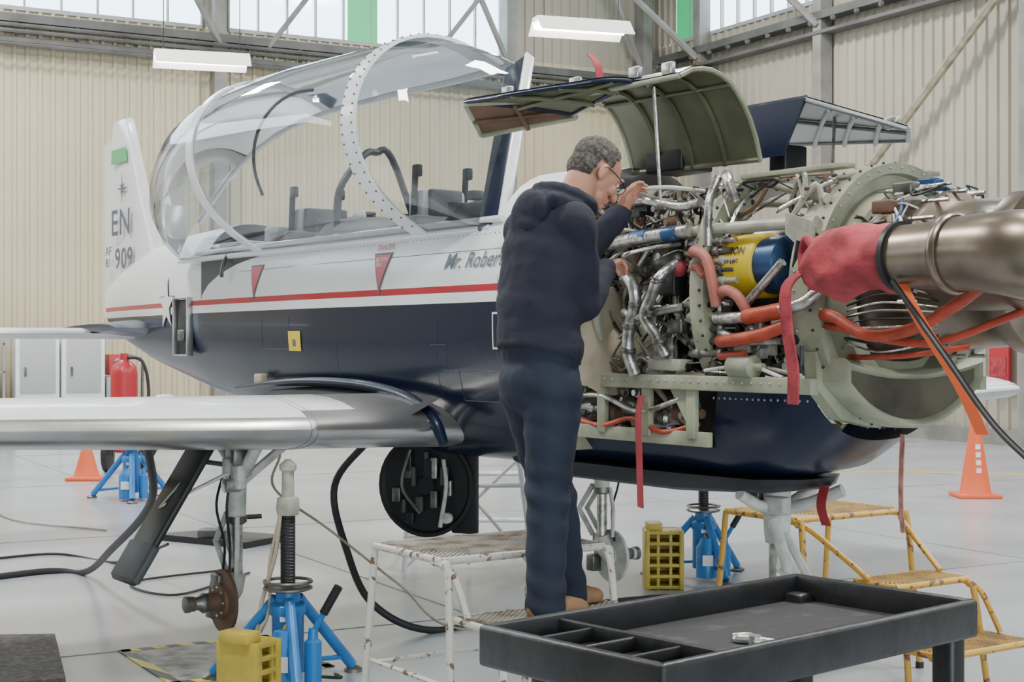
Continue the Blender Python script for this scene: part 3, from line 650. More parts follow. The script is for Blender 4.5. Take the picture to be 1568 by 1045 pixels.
# ---- landing gear
def gear(name,t,w_,ztop,s_=1,disc=brown):
    g=M(name,plane); b=lambda dt,dw,z:A(t+dt,w_+dw*s_,z)
    g.tube([b(0,0,ztop+.02),b(.0,0,.95),b(0,0,.72)],[.055,.05,.045],gearw,14,3)
    g.lathe(b(0,0,.98),UP,[(-.05,.06),(-.04,.072),(.04,.072),(.05,.06)],gearw,16)
    g.tube([b(-.25,0,ztop),b(-.05,0,.97),b(.25,0,ztop)],.03,gearw,10,3)
    g.box(b(-.07,.03,.94),(.12,.05,.12),gearw,AXS,.015); g.box(b(-.10,.03,1.04),(.05,.09,.08),steel,AXS,.01)
    g.lathe(b(-.07,.02,.90),LT*s_,[(0,.035),(.08,.035),(.085,.02)],silver,12)
    g.cyl(b(0,0,.74),b(0,0,.42),.03,silver)
    g.lathe(b(0,0,.74),-UP,[(0,.05),(.03,.05),(.04,.035)],steel,14)
    g.tube([b(0,0,.46),b(0,.02,.38),b(0,.06,.33)],[.045,.05,.045],gearw,12)
    for q in(-.03,.03):
        g.tube([b(.05,q,.75),b(.18,q,.60),b(.05,q,.46)],.016,gearw,8,1)
    g.tube([b(-.05,.02,.74),b(-.07,.03,.6),b(-.06,.03,.45)],.012,gearw,8,1)
    o=b(0,.05,.33)
    g.lathe(o,LT*s_,[(0,.06),(.01,.06),(.012,.155),(.03,.155),(.032,.115),(.034,.09),(.05,.085),(.055,.05),(.11,.045),(.115,.03),(.17,.028),(.175,.036),(.20,.036),(.205,.012)],disc,28)
    g.lathe(o+LT*s_*.11,LT*s_,[(0,.046),(.02,.05),(.04,.034),(.08,.03),(.085,.04),(.11,.04),(.115,.015)],steel,16)
    g.box(o+UP*.09-AX*.05+LT*s_*.0,(.09,.10,.08),steel,AXS,.01); g.box(o-UP*.05-AX*.12+LT*s_*.0,(.07,.10,.1),steel,AXS,.01)
    for k in range(8):
        a=2*pi*k/8; g.ell(o+LT*s_*.053+AX*.068*math.cos(a)+UP*.068*math.sin(a),(.008,.008,.008),silver,None,6,4)
    for dx in(-.03,.03): g.tube([b(dx,.03,1.02),b(dx*2,.08,.8),b(dx,.05,.6),b(dx*1.5,.06,.42)],.007,blackp,6)
    g.tube([b(.0,-.02,.9),b(0,-.35,ztop+.02)],.024,gearw,8,1)
    return g
gear('main_gear_near',2.85,1.46,1.12).done(45)
gear('main_gear_far',2.95,-.92,1.12,-1,gearw).done(45)
ng=M('nose_gear',plane)
b=lambda dt,dw,z:A(.62+dt,dw,z)
ng.tube([b(0,0,1.04),b(0,0,.82),b(0,0,.74)],[.06,.058,.05],gearw,16,3); ng.lathe(b(0,0,.86),UP,[(0,.06),(.01,.075),(.05,.075),(.06,.06)],gearw)
ng.cyl(b(0,0,.74),b(0,0,.50),.035,silver); ng.tube([b(0,0,.52),b(0,0,.42),b(-.02,0,.36)],[.05,.05,.04],gearw,14)
ng.tube([b(-.28,-.1,.98),b(-.02,0,.88),b(.30,-.1,.96)],.028,gearw,10,2); ng.tube([b(0,.22,.96),b(0,.02,.88),b(0,-.22,.96)],.025,gearw,10,2)
ng.tube([b(-.05,.0,.78),b(-.2,.02,.62),b(-.06,0,.44)],.02,gearw,8,1)
ng.tube([b(-.04,.06,.84),b(-.12,.08,.7),b(-.17,.05,.52)],[.03,.025,.015],gearw,8)
ng.box(b(-.05,.05,.91),(.12,.06,.07),gearw,AXS,.015); ng.box(b(.07,.05,.92),(.06,.05,.07),steel,AXS,.01)
ng.lathe(b(-.02,-.07,.36),LT,[(0,.02),(.01,.05),(.05,.05),(.06,.03),(.12,.03),(.13,.05),(.16,.05)],steel)
ng.done(45)
gd=M('gear_doors',plane)
dgrey=mat('door_inner_grey',(.09,.09,.09),.55,var=.3)
d_=(A(2.9,2.02,.46)-A(2.9,1.60,1.12)); m_=(A(2.9,2.02,.46)+A(2.9,1.60,1.12))/2; dn=d_.normalized(); nx=dn.cross(AX).normalized()
gd.box(m_,(.26,.035,d_.length),blackp,(AX,nx,dn),.012); gd.box(m_+dn*d_.length*.36,(.30,.045,.2),dgrey,(AX,nx,dn),.015)
gd.tube([A(2.8,1.58,1.12),m_+nx*.03,A(2.8,1.42,1.0)],.012,gearw,6,1)
gd.tube([A(2.9,1.66,1.02),A(2.9,1.44,.98)],.014,steel,6,1)
nn_=V(-.35,-.93,0).normalized(); oc=A(3.1,.2,.80); ux=nn_.cross(UP).normalized()
gd.lathe(oc,nn_,[(-.03,.26),(0,.285),(.02,.285),(.022,.265),(.005,.25),(.0,.06),(.02,.05)],blackp,36)
gd.box(oc-ux*.22-nn_*.02,(.16,.03,.52),blackp,(ux,nn_,UP),.02)
for k in range(14):
    a=random.uniform(0,6.28); r=random.uniform(.04,.2); p=oc+nn_*.03+ux*r*math.cos(a)+UP*r*math.sin(a)
    gd.box(p,(random.uniform(.02,.05),.03,random.uniform(.04,.12)),random.choice([steel,silver,dgrey,dgrey,blackp]),(ux,nn_,UP),.006)
gd.tube([oc+nn_*.05-ux*.12+UP*.15,oc+nn_*.06-ux*.14,oc+nn_*.05-ux*.10-UP*.22],.012,gearw,8)
gd.tube([oc+nn_*.05+ux*.08+UP*.2,oc+nn_*.07+ux*.12,oc+nn_*.05+ux*.02-UP*.15],.010,steel,8)
gd.lathe(oc+nn_*.03-ux*.14-UP*.17,nn_,[(0,.03),(.03,.03),(.04,.015)],gearw,12)
gd.cyl(oc+UP*.24,oc+UP*.34,.012,steel); gd.box(oc+UP*.30,(.2,.04,.03),blackp,(ux,nn_,UP))
gd.done(45)
# ------------------------------------------------------------------ jacks
def jack(name,x,y,top,k=1.):
    j=M(name); o=V(x,y,0); ring=.45*k
    j.cyl(o+UP*ring,o+UP*(top-.24),.034*k,rubber,seg=14)
    for i in range(22): 
        z=ring+.03+i*(top-.24-ring-.04)/22; j.lathe(o+UP*z,UP,[(0,.034*k),(.003,.037*k),(.006,.034*k)],blackp,12)
    j.lathe(o+UP*(top-.26),UP,[(0,.05),(.03,.055),(.08,.05),(.085,.03),(.2,.028),(.21,.04),(.235,.04),(.25,.02),(.26,.012)],cream if k==1 else steel,14)
    j.lathe(o+UP*(ring-.01),UP,[(0,.05),(.0,.10*k),(.006,.115*k),(.014,.115*k),(.02,.10*k),(.02,.05)],steel,24)
    j.tube([o+UP*(ring+.03)+V(.11*k*math.cos(q*pi/8),.11*k*math.sin(q*pi/8),0) for q in range(17)],.008*k,steel,6,1)
    j.lathe(o+UP*.06*k,UP,[(0,.05*k),(0,.075*k),(.26*k,.075*k),(.27*k,.085*k),(.31*k,.085*k),(.33*k,.06*k),(.38*k,.055*k)],jackblue,24)
    j.lathe(o+UP*.33*k,UP,[(0,.078*k),(.03*k,.078*k)],white,24)
    for i in range(3):
        a=math.radians(-75+120*i); dr=V(math.cos(a),math.sin(a),0)
        j.tube([o+dr*.06*k+UP*.40*k,o+dr*.38*k+UP*.035],.026*k,jackblue,10,1)
        j.tube([o+dr*.07*k+UP*.10*k,o+dr*.33*k+UP*.08],.012*k,jackblue,8,1)
        j.lathe(o+dr*.39*k,UP,[(0,.045*k),(.015,.045*k),(.03,.02*k)],steel,14)
    pb=o+V(.13*k,-.10*k,0)
    j.lathe(o+V(-.0,-.16*k,.0)+UP*.02,UP,[(0,.07*k),(.2*k,.07*k),(.23*k,.05*k),(.26*k,.04*k)],jackblue,20)
    j.box(o+V(0,-.234*k,.14*k),(.07*k,.004,.07*k),white); j.box(o+V(.0,-.078*k,.34*k),(.05*k,.006,.07*k),white)
    j.poly([o+V(-.03*k,-.084*k,.24*k),o+V(.03*k,-.084*k,.24*k),o+V(0,-.084*k,.30*k)],V(0,-.003,0),yellow)
    j.lathe(pb+UP*.02,UP,[(0,.04*k),(.2*k,.04*k),(.21*k,.025*k),(.26*k,.02*k)],jackblue,14)
    j.tube([pb+UP*.26*k,pb+V(.10*k,-.02,.44*k)],.014*k,jackblue,8,1); j.tube([pb+V(.05*k,-.01,.35*k),pb+V(.12*k,-.022,.475*k)],.021*k,blackp,10,1)
    j.tube([pb+UP*.06,pb+V(.12*k,.06,.04),pb+V(.08,.18,.03)],.008,blackp,6)
    return j.done(45)
pj=A(2.36,1.43,0); jack('aircraft_jack',pj.x,pj.y,1.05)
jack('aircraft_jack',1.3,10.2,1.10)
jack('aircraft_jack',-3.85,15.2,.85,1.15)
ycr=mat('yellow_chock_plastic',(.60,.45,.07),.5,var=.3)
def crate(x,y,ax,wd=.26,h=.38):
    c=M('yellow_jack_chock'); o=V(x,y,0)
    for i in range(2): c.box(o+ax[0]*(wd/2-.02)*(1 if i else -1)+UP*h/2,(.03,.22,h),ycr,ax,.005)
    c.box(o+ax[1]*.10+UP*h/2,(wd-.02,.02,h),ycr,ax,.003)
    for k in range(6): c.box(o+UP*(.015+k*(h-.03)/5),(wd-.02,.21,.022),ycr,ax,.003)
    for q in(-.04,.04): c.box(o+ax[0]*q-ax[1]*.09+UP*h/2,(.02,.02,h),ycr,ax,.003)
    c.box(o+UP*(h+.02)-ax[0]*.06,(.1,.16,.05),ycr,ax,.01)
    c.done()
crate(-1.13,6.45,(V(.5,.86,0).normalized(),V(-.86,.5,0).normalized(),UP),.18,.32)
crate(.98,9.75,(V(1,0,0),V(0,1,0),UP))
# ------------------------------------------------------------------ step stools
E1=V(.83,.557,0).normalized(); E2=V(.557,-.83,0).normalized()
def stool(name,c,fm_,tm,steps):
    s=M(name); c=Vector(c)
    for k,(off,z,hd,hw) in enumerate(steps):
        o=c+E2*off+UP*z
        for q in(-1,1):
            s.tube([o+E1*hw*q-E2*hd,o+E1*hw*q+E2*hd],.015,fm_,8,1); s.tube([o-E1*hw+E2*hd*q,o+E1*hw+E2*hd*q],.015,fm_,8,1)
            ft=o+E1*(hw+.02)*q+E2*(hd+.10)-UP*z
            s.tube([o+E1*hw*q+E2*(hd-.06)-UP*.01,o+E1*hw*q+E2*(hd+.01)-UP*.015,o+E1*hw*q+E2*(hd+.045)-UP*.07,ft+UP*.02],.015,fm_,8)
            s.lathe(ft,UP,[(0,.02),(.03,.02)],rubber,10)
            if k==0:
                bk=o+E1*(hw+.02)*q-E2*(hd+.08)-UP*z
                s.tube([o+E1*hw*q-E2*hd,bk+UP*.02],.015,fm_,8,1); s.lathe(bk,UP,[(0,.02),(.03,.02)],rubber,10)
                s.tube([o+E1*hw*q-E2*(hd+.05)-UP*z*.6,o+E1*hw*q+E2*(hd+.07)-UP*z*.6],.010,fm_,8,1)
            else:
                po,pz,ph,pw_=steps[k-1]
                s.tube([c+E2*(po+ph)+E1*pw_*q+UP*(pz-.02),c+E2*(po+ph+.06)+E1*(pw_*.6+hw*.4)*q+UP*(pz-.05),c+E2*(off-hd*.3)+E1*hw*q+UP*(z+.02)],.014,fm_,8)
        sp=.026; n=int((2*hw+2*hd)/sp)
        for dsg in(-1,1):
            for i in range(n+1):
                q=-hw-hd+i*sp; x0,y0,x1,y1=q,-hd*dsg,q+2*hd,hd*dsg
                ta=(-hw-x0)/(x1-x0); tb=(hw-x0)/(x1-x0); t0=max(0,ta); t1=min(1,tb)
                if t0<t1:
                    r=(x0+(x1-x0)*t0,y0+(y1-y0)*t0,x0+(x1-x0)*t1,y0+(y1-y0)*t1)
                    p,q2=o+E1*r[0]+E2*r[1],o+E1*r[2]+E2*r[3]; d=(q2-p)
                    if d.length>.01: s.box((p+q2)/2+UP*.012,(d.length,.008,.004),tm,(d.normalized(),UP.cross(d.normalized()),UP))
        s.tube([o-E1*hw,o+E1*hw],.008,fm_,6,1)
    hw=steps[0][3]; s.tube([c-E1*hw-E2*steps[0][2]*1.1+UP*.3,c+E1*hw-E2*steps[0][2]*1.1+UP*.3],.010,fm_,8,1)
    return s.done(45)
wrust=mat('chipped_white_paint',(.60,.58,.52),.55,col2=(.16,.08,.045),scale=26,lo=.57,hi=.62)
wrust2=mat('worn_cream_grating',(.46,.43,.37),.5,.2,col2=(.20,.15,.11),scale=9,lo=.45,hi=.65)
yrust=mat('chipped_yellow_paint',(.66,.38,.06),.5,col2=(.20,.08,.045),scale=26,lo=.57,hi=.62)
ygrate=mat('worn_yellow_grating',(.60,.36,.08),.5,.2,col2=(.32,.18,.08),scale=9,lo=.45,hi=.65)
stool('step_stool',(-.09,6.04,0),wrust,wrust2,[(0,.775,.26,.38),(.42,.555,.14,.34)])
stool('step_stool',(1.49,7.42,0),yrust,ygrate,[(0,.76,.24,.36),(.62,.50,.12,.24),(.92,.25,.13,.30)])
# ------------------------------------------------------------------ tool cart
ct=M('tool_cart'); ca=V(-.75,-.66,0).normalized(); cb=V(.66,-.75,0).normalized(); K=V(.745,3.95,0); cm=mat('black_cart_plastic',(.020,.020,.022),.42,var=.5,scale=9,bump=.25,bscale=25)
cmt=mat('scuffed_cart_tray',(.028,.028,.03),.55,col2=(.09,.09,.09),scale=14,lo=.55,hi=.8,bump=.2)
LA,LB,ZT=1.09,.54,.99
cx=(ca,cb,UP)
def P(a,b,z): return K+ca*a+cb*b+UP*z
ct.box(P(LA/2,LB/2,ZT-.072),(LA-.03,LB-.03,.02),cmt,cx)
for bb in(.0125,LB-.0125): ct.box(P(LA/2,bb,ZT-.045),(LA,.028,.09),cm,cx,.010)
for aa in(.0125,LA-.0125): ct.box(P(aa,LB/2,ZT-.045),(.028,LB,.09),cm,cx,.010)
ct.box(P(.87,LB/2,ZT-.04),(.016,LB-.04,.06),cm,cx,.004)
for q in(.13,.26,.39): ct.box(P(.975,q,ZT-.04),(.20,.012,.05),cm,cx,.004)
ct.box(P(.975,LB/2,ZT-.055),(.20,LB-.04,.02),cm,cx)
for a in(.05,LA-.16):
    for b_ in(.05,LB-.05):
        ct.box(P(a,b_,.53),(.06,.06,.84),cm,cx,.012); ct.lathe(P(a,b_,.06)-ca*.02,ca,[(0,.03),(.002,.06),(.038,.06),(.04,.03)],rubber,18); ct.box(P(a,b_,.11),(.05,.05,.06),steel,cx)
ct.box(P(LA/2,LB/2,.25),(LA-.08,LB-.04,.03),cm,cx,.01)
for bb in(.02,LB-.02): ct.box(P(LA/2,bb,.28),(LA-.06,.03,.08),cm,cx,.008)
ct.done(45)
chrome=mat('chrome_tool',(.80,.80,.79),.25,.8)
pl=M('pliers'); pc=V(.545,3.31,ZT-.0615); pa=V(.55,-.83,0).normalized(); pb_=V(.83,.55,0).normalized()
for s_ in(-1,1): 
    pl.tube([pc-pa*.08+pb_*.006*s_+UP*.009,pc-pa*.05-pb_*.020*s_+UP*.009,pc-pa*.015+UP*.009,pc+pa*.03-pb_*.018*s_+UP*.009,pc+pa*.12-pb_*.026*s_+UP*.009],[.006,.010,.010,.008,.007],chrome,8)
pl.lathe(pc-pa*.015,UP,[(0,.015),(.020,.015)],chrome,12); pl.done()
# ------------------------------------------------------------------ floor props
cono=mat('traffic_cone_orange',(.80,.13,.04),.5)
def cone(x,y,h,k=1):
    c=M('traffic_cone'); o=V(x,y,0)
    c.box(o+UP*.02,(.36*k,.36*k,.04),cono,None,.012)
    c.lathe(o+UP*.035,UP,[(0,.14*k),(.02,.13*k),(h*.25,.105*k)],cono,28,False); c.lathe(o+UP*.035,UP,[(h*.25,.105*k),(h*.6,.065*k),(h,.03*k),(h+.01,.02*k)],cono,28)
    if h>.6:
        for z in(.28,.36,.44,.52): c.box(o+V(0,-.135+.155*(z-.2),z),(.05,.008,.05),white)
    c.done()
cone(4.75,15.4,.86,1.2); cone(-4.9,17.3,.45,1.1)
hs=M('floor_hose')
hs.tube([A(2.9,1.9,1.12),V(-1.9,7.9,.75),V(-2.4,9.0,.35),V(-2.9,10.2,.03),V(-3.2,10.3,.02),V(-3.7,9.8,.02),V(-4.3,9.5,.02)],.022,rubber,10,8)
hs.tube([V(-2.2,9.6,.3),V(-2.8,10.7,.02),V(-3.4,11.2,.012),V(-3.9,10.9,.012),V(-4.4,11.2,.012)],.010,rubber,8,8)
hs.done()
hc=M('power_cable')
hc.tube([A(3.0,.6,1.1),V(-.98,8.3,.8),V(-.9,8.2,.45),V(-.75,8.1,.18),V(-.45,8.2,.02),V(0,8.6,.02),V(.8,9.2,.02),V(2.2,9.5,.02)],.020,rubber,10,8)
hc.tube([A(2.6,1.35,1.05),V(-1.2,7.6,.85),V(-.95,7.8,.62),V(-.6,8.0,.3),V(-.3,8.3,.01),V(.5,8.5,.01)],.007,tan,6,8)
hc.done()
hc=M('extension_cord')
hc.tube([V(-1.9,10.5,.01),V(-2.5,9.9,.01),V(-2.1,9.4,.01),V(-1.8,10.3,.01)],.008,rubber,6,8)
hc.tube([V(-6,17,.01),V(-4.6,13.6,.01),V(-3.4,12.6,.01)],.008,tan,6,8)
hc.done()
rp=M('jack_safety_rope',bpy.data.objects['aircraft_jack']); rope=mat('beige_rope',(.50,.42,.30),.8,bump=.5,bscale=90)
rp.tube([pj+V(-.03,-.03,.80),pj+V(-.06,.0,.6),pj+V(-.12,.02,.4),pj+V(-.16,.03,.2),pj+V(-.22,-.02,.02)],.010,rope,8); rp.tube([pj+V(-.03,-.03,.80),pj+V(-.09,.02,.55),pj+V(-.10,.0,.3),pj+V(-.3,.05,.02)],.008,rope,8)
rp.done()
hz=bpy.data.materials.new('hazard_stripes'); hz.use_nodes=True; nt=hz.node_tree; n=nt.nodes
tc=n.new('ShaderNodeTexCoord'); wv=n.new('ShaderNodeTexWave'); wv.inputs['Scale'].default_value=3.2; wv.bands_direction='DIAGONAL'
rr=n.new('ShaderNodeValToRGB'); rr.color_ramp.interpolation='CONSTANT'; rr.color_ramp.elements[0].color=(.03,.03,.03,1); rr.color_ramp.elements[1].position=.5; rr.color_ramp.elements[1].color=(.7,.6,.08,1)
nt.links.new(tc.outputs['Object'],wv.inputs['Vector']); nt.links.new(wv.outputs['Fac'],rr.inputs[0]); nt.links.new(rr.outputs[0],n['Principled BSDF'].inputs['Base Color'])
fm=M('floor_marking'); o=V(-1.45,7.55,.004); px=V(.86,.5,0).normalized(); py=V(-.5,.86,0).normalized()
for q in(-1,1):
    fm.box(o+px*.38*q,(.06,.9,.006),hz,(px,py,UP)); fm.box(o+py*.42*q,(.8,.06,.006),hz,(px,py,UP))
fm.box(o,(.7,.78,.004),mat('worn_floor_paint',(.36,.36,.33),.5,var=.7,scale=9),(px,py,UP))
fm.box(V(8,17.6,.003),(12,.1,.004),yellow,(V(.98,-.2,0).normalized(),V(.2,.98,0).normalized(),UP))
jt=mat('floor_joint',(.26,.28,.30),.6)
for k in range(1,9): fm.box(C+W2*(k*4.6)-W1*22+UP*.0015,(43,.012,.003),jt,(W1,W2,UP))
for k in range(1,10): fm.box(C-W1*(k*4.6)+W2*20+UP*.0015,(.012,39,.003),jt,(W1,W2,UP))
fm.done()
dm=M('rubber_mat'); dm.poly([V(-3.1,7.9,0),V(-2.42,7.95,0),V(-2.05,6.9,0),V(-2.9,6.6,0)],UP*.05,mat('dark_mat',(.05,.035,.035),.8,col2=(.12,.11,.1),scale=30,bump=.6)); dm.done()
bs=M('equipment_stand_base'); o=V(-2.35,11.9,0)
bs.poly([o+V(-.5,.15,0),o+V(.3,-.35,0),o+V(.55,.1,0),o+V(-.1,.45,0)],UP*.05,blackp); bs.tube([o+V(.1,0,.05),o+V(.15,.05,.18),o+V(.35,.1,.2)],.02,blackp,8); bs.box(o+V(0,0,.08),(.25,.2,.06),dgrey,None,.01); bs.done()
tz=M('tubular_trestle'); wt=mat('trestle_white',(.68,.68,.66),.4)
def tb(a,b,r=.018): tz.tube([Vector(a),Vector(b)],r,wt,8,1)
x0,x1,y0,y1=-.75,.15,10.4,11.3
for x in(x0,x1):
    for y in(y0,y1): tb((x,y,0),(x*.7-.1,y,1.12))
for z in(.25,.6,1.1):
    f=1-z/1.12*.3
    for y in(y0,y1): tb((x0*f-.08*z,y,z),(x1*f-.08*z,y,z))
    for x in(x0,x1): tb((x*f-.08*z,y0,z),(x*f-.08*z,y1,z))
tb((x0,y0,.02),(x1*.75,y0,.85),.012); tb((x1,y0,.02),(x0*.75,y0,.85),.012); tb((x0,y0,.1),(x0,y1,.9),.012); tb((-.3,y0,.05),(-.3,y0,1.1),.012); tb((.3,10.8,0),(.0,10.6,1.1)); tb((.5,10.9,0),(-.2,10.6,1.1),.012)
tz.done()
sx=(DA,NA,UP); grey=mat('shelf_grey',(.30,.32,.33),.5)
sh=M('storage_shelf'); o=C+DA*14.4+NA*.75
for z in(.1,.6,1.1,1.55): sh.box(o+UP*z,(2.2,.5,.04),grey,sx)
for q in(-1.08,0,1.08):
    for r in(-.23,.23): sh.box(o+DA*q+NA*r+UP*.8,(.04,.04,1.6),grey,sx)
cols=[grey,grey,brown,red,brown,lgrey,blackp,tan,steel,white]
for z in(.12,.62,1.12,1.57):
    k=-1.0
    while k<1.0:
        wd=random.uniform(.1,.3); h=random.uniform(.1,.4); sh.box(o+DA*(k+wd/2)+UP*(z+h/2),(wd*.9,.35,h),random.choice(cols),sx); k+=wd+.05
sh.done()
cb2=M('white_cabinet'); o=C+DA*12.4+NA*.7
for q in(-.36,.38):
    cb2.box(o+DA*q+UP*.85,(.70,.5,1.7),white,sx,.01); cb2.box(o+DA*q+NA*.26+UP*1.2,(.56,.02,.9),lgrey,sx,.005); cb2.box(o+DA*(q+.2)+NA*.28+UP*1.1,(.03,.03,.15),steel,sx)
cb2.box(o-DA*.95+UP*1.2,(.3,.3,.35),red,sx,.02); cb2.box(o-DA*.95+UP*.5,(.4,.4,1.0),grey,sx,.02)
cb2.done()
wbn=M('workbench'); o=C+DA*17.2+NA*1.0
wbn.box(o+UP*.9,(2.4,.7,.06),tan,sx,.01); wbn.box(o+UP*.45,(2.2,.6,.84),grey,sx,.01); wbn.box(o+UP*1.25+DA*.5,(.6,.4,.6),blackp,sx,.02); wbn.box(o+UP*1.1-DA*.5,(.5,.4,.35),steel,sx,.02); wbn.done()
fe=M('fire_extinguisher_cart'); o=V(-4.70,18.2,0)
fe.lathe(o+UP*.25,UP,[(0,.10),(.04,.15),(.1,.16),(.95,.16),(1.05,.14),(1.12,.06),(1.2,.05)],red,24)
fe.tube([o+UP*1.4,o+V(.25,-.1,1.35),o+V(.32,-.1,.9),o+V(.2,-.2,.45)],.02,rubber,8)
for q in(-1,1): 
    fe.lathe(o+V(q*.20,.12,.22),V(q,0,0),[(0,.1),(.002,.22),(.06,.22),(.062,.1)],rubber,24); fe.tube([o+V(q*.17,.15,.2),o+V(q*.17,.22,1.35)],.018,steel,8,1)
fe.tube([o+V(-.17,.22,1.35),o+V(0,.26,1.42),o+V(.17,.22,1.35)],.018,steel,8); fe.done()
dr=M('door_1'); o=C+W2*11.1+NB*.12
dr.box(o+UP*1.05,(1.6,.08,2.1),grey,(W2,NB,UP),.01); dr.box(o+NB*.06+UP*1.05,(1.4,.04,2.0),white,(W2,NB,UP),.01); dr.box(o+NB*.1+UP*1.1+W2*.4,(.05,.05,.15),steel,(W2,NB,UP)); dr.done()
rs_=M('fire_notice_board'); o=C+W2*9.55+NB*.12
rs_.box(o+UP*1.35,(.4,.06,1.1),red,(W2,NB,UP),.01); rs_.box(o+UP*1.6+NB*.035,(.3,.01,.12),lgrey,(W2,NB,UP)); rs_.box(o+UP*1.2+NB*.035,(.3,.01,.3),redcloth,(W2,NB,UP)); rs_.done()
hr=M('hose_reel_stand'); o=C+W2*8.0+NB*1.2
hr.lathe(o+UP*.9,NB,[(0,.3),(.02,.3),(.03,.12),(.2,.12),(.21,.3),(.23,.3)],steel,24); hr.tube([o-W2*.3,o+UP*.9],.03,jackblue,8,1); hr.tube([o+W2*.3,o+UP*.9],.03,jackblue,8,1); hr.done()
# ------------------------------------------------------------------ mechanic
man=empty('mechanic')
F=V(.8,.6,0); Rt=V(.6,-.8,0); BX=(F,Rt,UP)
hood=mat('navy_sweatshirt',(.010,.011,.026),.85,var=.3,scale=5,bump=.12,bscale=18)
trou=mat('navy_work_trousers',(.010,.016,.036),.8,var=.3,scale=5,bump=.12,bscale=16)
skin=mat('skin',(.54,.25,.165),.5,var=.18,scale=12,bump=.08,bscale=120)
hairm=mat('greying_hair',(.045,.035,.028),.75,col2=(.17,.15,.13),scale=60,bump=1.0,bscale=160,lo=.4,hi=.7)
bootm=mat('tan_suede_boot',(.30,.16,.08),.8,var=.3,bump=.3)
pel=V(.105,5.70,1.47)
shR=V(.240,5.62,2.03); shL=V(.045,5.86,2.03); chest=V(.125,5.735,1.92)
elR=V(.272,5.71,1.735); wrR=V(.370,5.95,1.885); elL=V(.28,6.01,1.94); wrL=V(.435,6.12,2.11)
hipR=pel+Rt*.085-UP*.05; hipL=pel-Rt*.085-UP*.05
anR=V(.125,5.60,.64); anL=V(.215,5.83,.64); knR=V(.135,5.645,1.04); knL=V(.155,5.80,1.04)
E=lambda c,r,ax=BX:('e',Vector(c),r,ax)
Cn=lambda a,b,r0,r1:('c',a,b,r0,r1)
body=[E(pel,(.135,.176,.14)),E(pel-F*.05-UP*.03,(.10,.15,.12)),
 E(pel+UP*.12+F*.005,(.145,.184,.16)),E(V(.10,5.71,1.70),(.148,.188,.22)),E(V(.112,5.72,1.82),(.150,.192,.20)),E(chest,(.148,.196,.19)),E(V(.14,5.745,2.02),(.125,.185,.12)),
 Cn(shR-Rt*.03,shL+Rt*.03,.088,.088),E(shR,(.082,.078,.09)),E(shL,(.082,.078,.09)),
 Cn(shR,elR,.080,.067),Cn(elR,wrR,.067,.050),Cn(shL,elL,.080,.064),Cn(elL,wrL,.064,.050),
 Cn(V(.16,5.75,2.06),V(.235,5.795,2.13),.10,.070),
 E(V(.10,5.76,2.12),(.075,.12,.07)),E(V(.07,5.70,2.05),(.07,.10,.12)),
 Cn(hipR,knR,.112,.088),Cn(knR,anR,.088,.072),Cn(hipL,knL,.112,.088),Cn(knL,anL,.088,.072),
 Cn(anR+UP*.03,anR-UP*.03,.073,.080),Cn(anL+UP*.03,anL-UP*.03,.073,.080),
 E(pel-UP*.06,(.118,.158,.11)),E(wrR-(wrR-elR).normalized()*.02,(.054,.054,.054)),E(wrL-(wrL-elL).normalized()*.02,(.054,.054,.054))]
def bm_(c):
    lim=1.54-.30*((c-pel).dot(F)); return 0 if c.z>lim else 1
bo=organic('clothed_body',body,.010,[hood,trou],man,13,bm_,[(.20,.012),(.055,.008)])
for v in bo.data.vertices:
    c=v.co; d=0
    hem=c.z-(1.54-.30*((c-pel).dot(F)))
    if 0<=hem<.10: d+=.010*(1-hem/.10)**.5
    if c.z>1.58: d+=.0035*math.sin(42*(c.z*.8+c.dot(Rt)*.6)+3*math.sin(9*c.dot(Rt)))*(1 if c.z<2.0 else .3)
    else:
        kk=math.exp(-((c.z-1.04)/.12)**2)+math.exp(-((c.z-.68)/.09)**2)+.6*math.exp(-((c.z-1.34)/.08)**2)
        d+=.005*kk*math.sin(60*c.z+14*c.dot(Rt)+8*c.dot(F))
    v.co=c+v.normal*d
# hood lying bunched round the neck, opening upward
NK=V(.205,5.775,2.125); hp=[]
rim=[]
for i in range(15):
    a=math.radians(-150+300*i/14)   # 0 = behind the neck
    rim.append(NK-F*math.cos(a)*(.105 if abs(a)<1.6 else .085)+Rt*math.sin(a)*.115+UP*(.045*math.cos(a)+.01))
for i in range(14): hp.append(('c',rim[i],rim[i+1],.030,.030))
for i in range(3,11): hp.append(('c',rim[i]-F*.03-UP*.045,rim[i+1]-F*.03-UP*.045,.040,.040))
hp+=[E(NK-F*.165-UP*.03,(.05,.10,.075)),E(NK-F*.175-UP*.085,(.045,.075,.06)),Cn(NK-F*.13+Rt*.09+UP*.01,NK-F*.17-UP*.10,.028,.024),Cn(NK-F*.13-Rt*.09+UP*.01,NK-F*.17-UP*.10,.028,.024)]
organic('sweatshirt_hood',hp,.007,[hood],man,4,None,[(.05,.010)])
for i,an in enumerate((anR,anL)):
    fd=(F+Rt*(.12 if i==0 else -.1)).normalized(); sd=UP.cross(fd).normalized(); g=V(an.x,an.y,.557)
    organic('boot_%d'%(i+1),[('c',g+UP*.14,g+UP*.06,.048,.045),('e',g-fd*.03+UP*.045,(.05,.043,.045),(fd,sd,UP)),('e',g+fd*.06+UP*.045,(.10,.045,.043),(fd,sd,UP)),('e',g+fd*.13+UP*.038,(.055,.048,.036),(fd,sd,UP))],.007,[bootm,rubber],man,2,lambda c:1 if c.z<.575 else 0)
hf=V(.70,.40,-.60).normalized(); hr_=V(.49,-.87,0).normalized(); hr_=(hr_-hf*hr_.dot(hf)).normalized(); hu=hr_.cross(hf).normalized()
